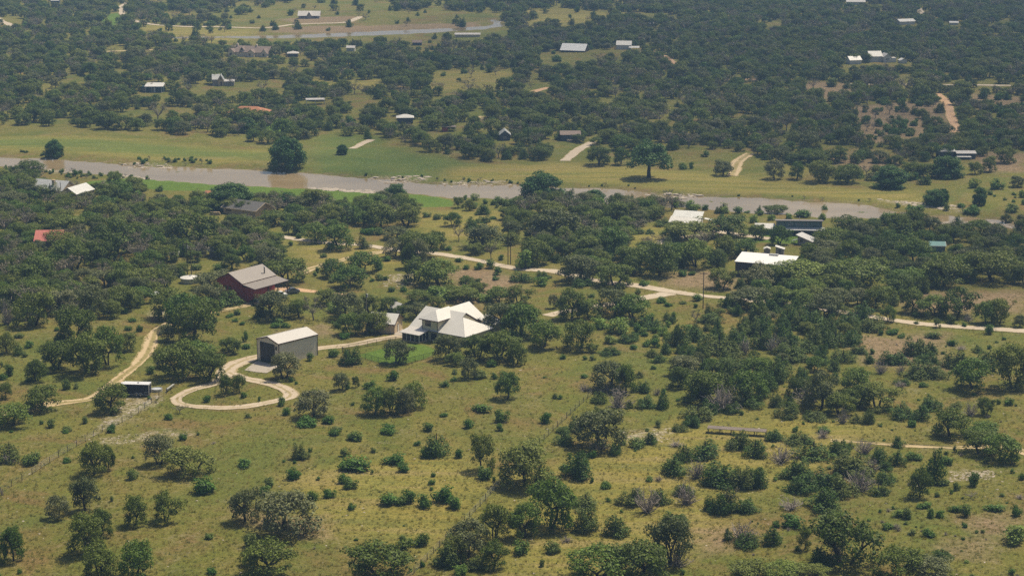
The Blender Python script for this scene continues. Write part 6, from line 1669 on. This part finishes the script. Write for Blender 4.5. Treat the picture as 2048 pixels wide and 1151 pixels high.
def car(name, label, cat, A, B, paint, L=4.5, Wd=1.8, truck=False):
    h = Bld(name, label, cat, A, B)
    s = L / 4.5
    prof = [(0.0, 0.35), (0.05, 0.75), (0.25, 0.86), (1.15 * s, 0.95), (3.7 * s, 0.98), (4.4 * s, 0.88), (L, 0.6), (L - 0.05, 0.35)]
    cab = [(1.0 * s, 0.94), (1.65 * s, 1.40), (2.1 * s, 1.47), (3.0 * s, 1.45), (3.85 * s, 0.97)]
    if truck:
        prof = [(0, 0.45), (0.02, 1.0), (0.3, 1.08), (1.6, 1.15), (L, 1.15), (L, 0.45)]; cab = [(1.2, 1.14), (1.8, 1.78), (3.0, 1.80), (3.25, 1.15)]
    h.part('body', MB().prism(prof, 1, 0, Wd), paint)
    h.part('cabin', MB().prism(cab, 1, 0.12, Wd - 0.12), paint)
    c2 = [(a + (0.16 if i < 2 else -0.16), b - 0.05 if i not in (0, len(cab) - 1) else b + 0.03) for i, (a, b) in enumerate(cab)]
    h.part('side_window', MB().prism(c2, 1, 0.10, 0.118), 'glass')
    h.part('windscreen', MB().add([(cab[0][0] - 0.02, 0.2, cab[0][1] + 0.03), (cab[1][0] - 0.03, 0.24, cab[1][1] - 0.02), (cab[1][0] - 0.03, Wd - 0.24, cab[1][1] - 0.02), (cab[0][0] - 0.02, Wd - 0.2, cab[0][1] + 0.03)], [(0, 1, 2, 3)]), 'glass')
    for wx in (0.85 * s, L - 0.9 * s):
        wheel(h.root, wx, 0.08); wheel(h.root, wx, Wd - 0.08)
    for yy in (0.15, Wd - 0.45): h.box('headlight', -0.015, 0.06, yy, yy + 0.3, 0.62, 0.74, 'trailer_white')
    return h
car('parked_car', 'silver grey car parked right of the red barn', 'car', (573, 589), (592, 587.5), 'car_grey', 3.6)
car('parked_truck', 'dark pickup parked against the red barn wall', 'truck', (499, 608), (512, 612), 'car_dark', 4.6, 1.9, True)
car('parked_truck', 'white pickup half hidden behind foliage by the red barn', 'truck', (545, 600), (562, 598), 'car_white', 4.2, 1.8, True)

# ------------------------------------------------------------------ poles
def pole(px, base, top, label, arm=True, box=False, mat='pole_wood', r=0.13):
    x, y, z = ground(px, base)
    H = (base - top) / (pxm(base) * math.cos(depr(base)))
    t = tag(empty('utility_pole', (x, y, z)), label, 'utility pole', 'utility poles')
    MB().tube([(0, 0, -0.8), (0, 0, H)], [r, r * 0.65], 8).build('pole', M[mat], t)
    if arm:
        a = MB().box(-0.9, 0.9, -0.06, 0.06, H - 0.5, H - 0.36).build('crossarm', M[mat], t)
        for q in (-0.8, 0, 0.8): MB().tube([(q, 0, H - 0.355), (q, 0, H - 0.2)], [0.05, 0.04], 6).build('insulator', M['steel'], a)
    if box: MB().tube([(0.28, -0.1, H - 1.7), (0.28, -0.1, H - 0.9)], [0.2, 0.2], 10).build('transformer', M['galv'], t)
pole(61, 430, 386, 'dark utility pole before the sand-walled house')
pole(122, 396, 364, 'dark utility pole against the sand-walled gable', False)
pole(375, 549, 484, 'taller of the twin poles behind the water tank', True, True)
pole(383, 553, 500, 'plain shorter pole of the pair behind the water tank', False)
pole(662, 557, 519, 'thin pale pole in the grass right of the red barn', False, False, 'galv', 0.06)
pole(733, 634, 580, 'pale pole with transformer behind the small cream garage', False, True, 'dead_wood')
pole(1016, 529, 452, 'crossarm pole beside the caliche road before the golden clearing')
pole(1021, 528, 468, 'plain second pole beside the caliche road', False)
pole(695, 455, 410, 'dark pole among oaks near the bright river lawn')
pole(1406, 617, 544, 'tall dark pole standing beside the caliche road')
pole(1861, 209, 136, 'tall thin pole on the bare dirt slope by the orange lane', True, False)
pole(98, 152, 117, 'thin pole in the far oak woods at left')
pole(1501, 566, 548, 'short pole in the brush left of the dark shed', False)

# ------------------------------------------------------------------ fences
def fence(name, pts, step, hgt, label, post_mat='post', r=0.06, wires=4, bars=False):
    W = spline([flat(*p) for p in pts], 0.5)
    seg = np.concatenate([[0], np.cumsum(np.hypot(*np.diff(W, axis=0).T))])
    n = max(2, int(seg[-1] / step))
    at = np.linspace(0, seg[-1], n + 1)
    P = np.column_stack([np.interp(at, seg, W[:, 0]), np.interp(at, seg, W[:, 1])])
    Z = heights(P)
    o = tag(empty(name, (P[0][0], P[0][1], Z[0])), label, 'fence')
    R = random.Random(5)
    me = MB().tube([(0, 0, -0.3), (0, 0, hgt)], [r, r], 5).mesh('fence_post', [M[post_mat]])
    tops = []
    for (x, y), z in zip(P, Z):
        q = link(bpy.data.objects.new('post', me), o)
        q.location = (x - P[0][0], y - P[0][1], z - Z[0]); q.scale = (1, 1, R.uniform(0.9, 1.1) if not bars else 1); q.rotation_euler = (R.uniform(-.05, .05), R.uniform(-.05, .05), 0) if not bars else (0, 0, 0)
        tops.append((x - P[0][0], y - P[0][1], z - Z[0]))
    for w_ in range(wires):
        zz = hgt * (w_ + 1) / (wires + 0.15) if not bars else (0.12 if w_ == 0 else hgt - 0.05)
        k = MB().tube([(a, b, c + zz) for a, b, c in tops], [0.016 if not bars else 0.03] * len(tops), 3, False); k.build('wire' if not bars else 'rail', M[post_mat if bars else 'steel'], o)
    if bars:                                    # pickets
        k = MB()
        for i in range(len(tops) - 1):
            a, b = Vector(tops[i]), Vector(tops[i + 1])
            m = int((b - a).length / 0.16)
            for j in range(1, m):
                c = a.lerp(b, j / m); k.box(c.x - 0.012, c.x + 0.012, c.y - 0.012, c.y + 0.012, c.z + 0.1, c.z + hgt - 0.06)
        pk = k.build('pickets', M[post_mat], o); pk['kind'] = 'stuff'
    return o
fence('wire_fence', [(1185, 790), (1172, 801), (1130, 841), (1080, 890), (1030, 938), (995, 975), (940, 1035), (890, 1085), (835, 1141), (800, 1175)], 3.0, 1.25, 'wire fence with dark posts running diagonally down the golden meadow')
fence('wire_fence', [(333, 788), (300, 808), (262, 835), (205, 864), (175, 882), (150, 897), (95, 931), (65, 951), (0, 988), (-40, 1012)], 3.4, 1.25, 'wire fence with dark posts from the trailer to the left frame edge')
fence('iron_fence', [(806, 684), (790, 682), (700, 698), (684, 703)], 2.2, 1.3, 'black iron fence along the upper edge of the green lawn', 'iron', 0.045, 2, True)
fence('iron_fence', [(684, 703), (700, 712), (730, 718), (765, 728), (790, 730), (812, 729)], 2.2, 1.3, 'black iron fence along the lower left edge of the green lawn', 'iron', 0.045, 2, True)
fence('iron_fence', [(812, 729), (840, 722), (862, 716), (885, 712)], 2.2, 1.3, 'black iron fence along the lower right edge of the green lawn', 'iron', 0.045, 2, True)
# ------------------------------------------------------------------ clouds added out of view so that their shadows fall on the valley
def cloud_mat(op):
    t = NT('cumulus')
    d = t.node('ShaderNodeBsdfDiffuse'); d.inputs[0].default_value = (0.9, 0.9, 0.92, 1)
    tr = t.node('ShaderNodeBsdfTransparent')
    mx = t.node('ShaderNodeMixShader'); mx.inputs[0].default_value = op
    t.l.new(tr.outputs[0], mx.inputs[1]); t.l.new(d.outputs[0], mx.inputs[2])
    return t.done(mx)
M['cloud'] = cloud_mat(0.10)
M['thin_cloud'] = cloud_mat(0.055)
def cloud(cx, cy, rx, ry, n, seed, label, H=1500.0, mat='cloud'):
    """a flat-based heap of billows standing H metres up on the line from (cx, cy) to the sun"""
    import bmesh
    R = random.Random(seed)
    k = H / to_sun.z
    ox, oy = cx + to_sun.x * k, cy + to_sun.y * k
    bm = bmesh.new()
    for i in range(n):
        a = i * 2.39996; q = math.sqrt((i + 0.5) / n)
        s = R.uniform(0.30, 0.46) * min(rx, ry) * (1.15 - 0.4 * q)
        m = Matrix.Translation((rx * q * math.cos(a) + R.uniform(-.1, .1) * rx, ry * q * math.sin(a) + R.uniform(-.1, .1) * ry, s * 0.5)) @ Matrix.Diagonal((s * R.uniform(1, 1.4), s * R.uniform(1, 1.4), s * 0.7, 1))
        bmesh.ops.create_icosphere(bm, subdivisions=3, radius=1.0, matrix=m)
    for v in bm.verts:
        f = 1 + 0.10 * math.sin(v.co.x * 0.05 + seed) * math.sin(v.co.y * 0.06) + 0.05 * math.sin(v.co.x * 0.17 + v.co.y * 0.10)
        v.co = Vector((v.co.x * f, v.co.y * f, max(0.0, v.co.z)))
    me = bpy.data.meshes.new('cloud'); bm.to_mesh(me); bm.free()
    me.materials.append(M[mat])
    o = link(bpy.data.objects.new('cloud', me)); o.location = (ox, oy, H)
    return tag(o, label, 'cloud', 'added shade clouds', 'stuff')
cloud(-38, 700, 42, 42, 9, 8, 'small unseen cloud added to shade the lush meadow')
cloud(140, 540, 60, 52, 12, 5, 'middling unseen cloud added to shade the right oak wood')
cloud(215, 1040, 290, 330, 30, 3, 'broad thin unseen cloud added to shade the far right bank', 1800.0, 'thin_cloud')
# ------------------------------------------------------------------ summer haze over the valley
hm = bpy.data.materials.new('summer_haze'); hm.use_nodes = True
hn = hm.node_tree.nodes; hn.clear()
ho = hn.new('ShaderNodeOutputMaterial'); hv = hn.new('ShaderNodeVolumePrincipled')
hv.inputs['Color'].default_value = (0.38, 0.63, 1.0, 1)
hv.inputs['Density'].default_value = 0.00017
hv.inputs['Anisotropy'].default_value = 0.15
hm.node_tree.links.new(hv.outputs[0], ho.inputs['Volume'])
hb = MB().box(-2600, 2600, -300, 3200, -12, CAM_H + 12)
tag(hb.build('haze', hm), 'thin blue summer haze filling the valley', kind='stuff')
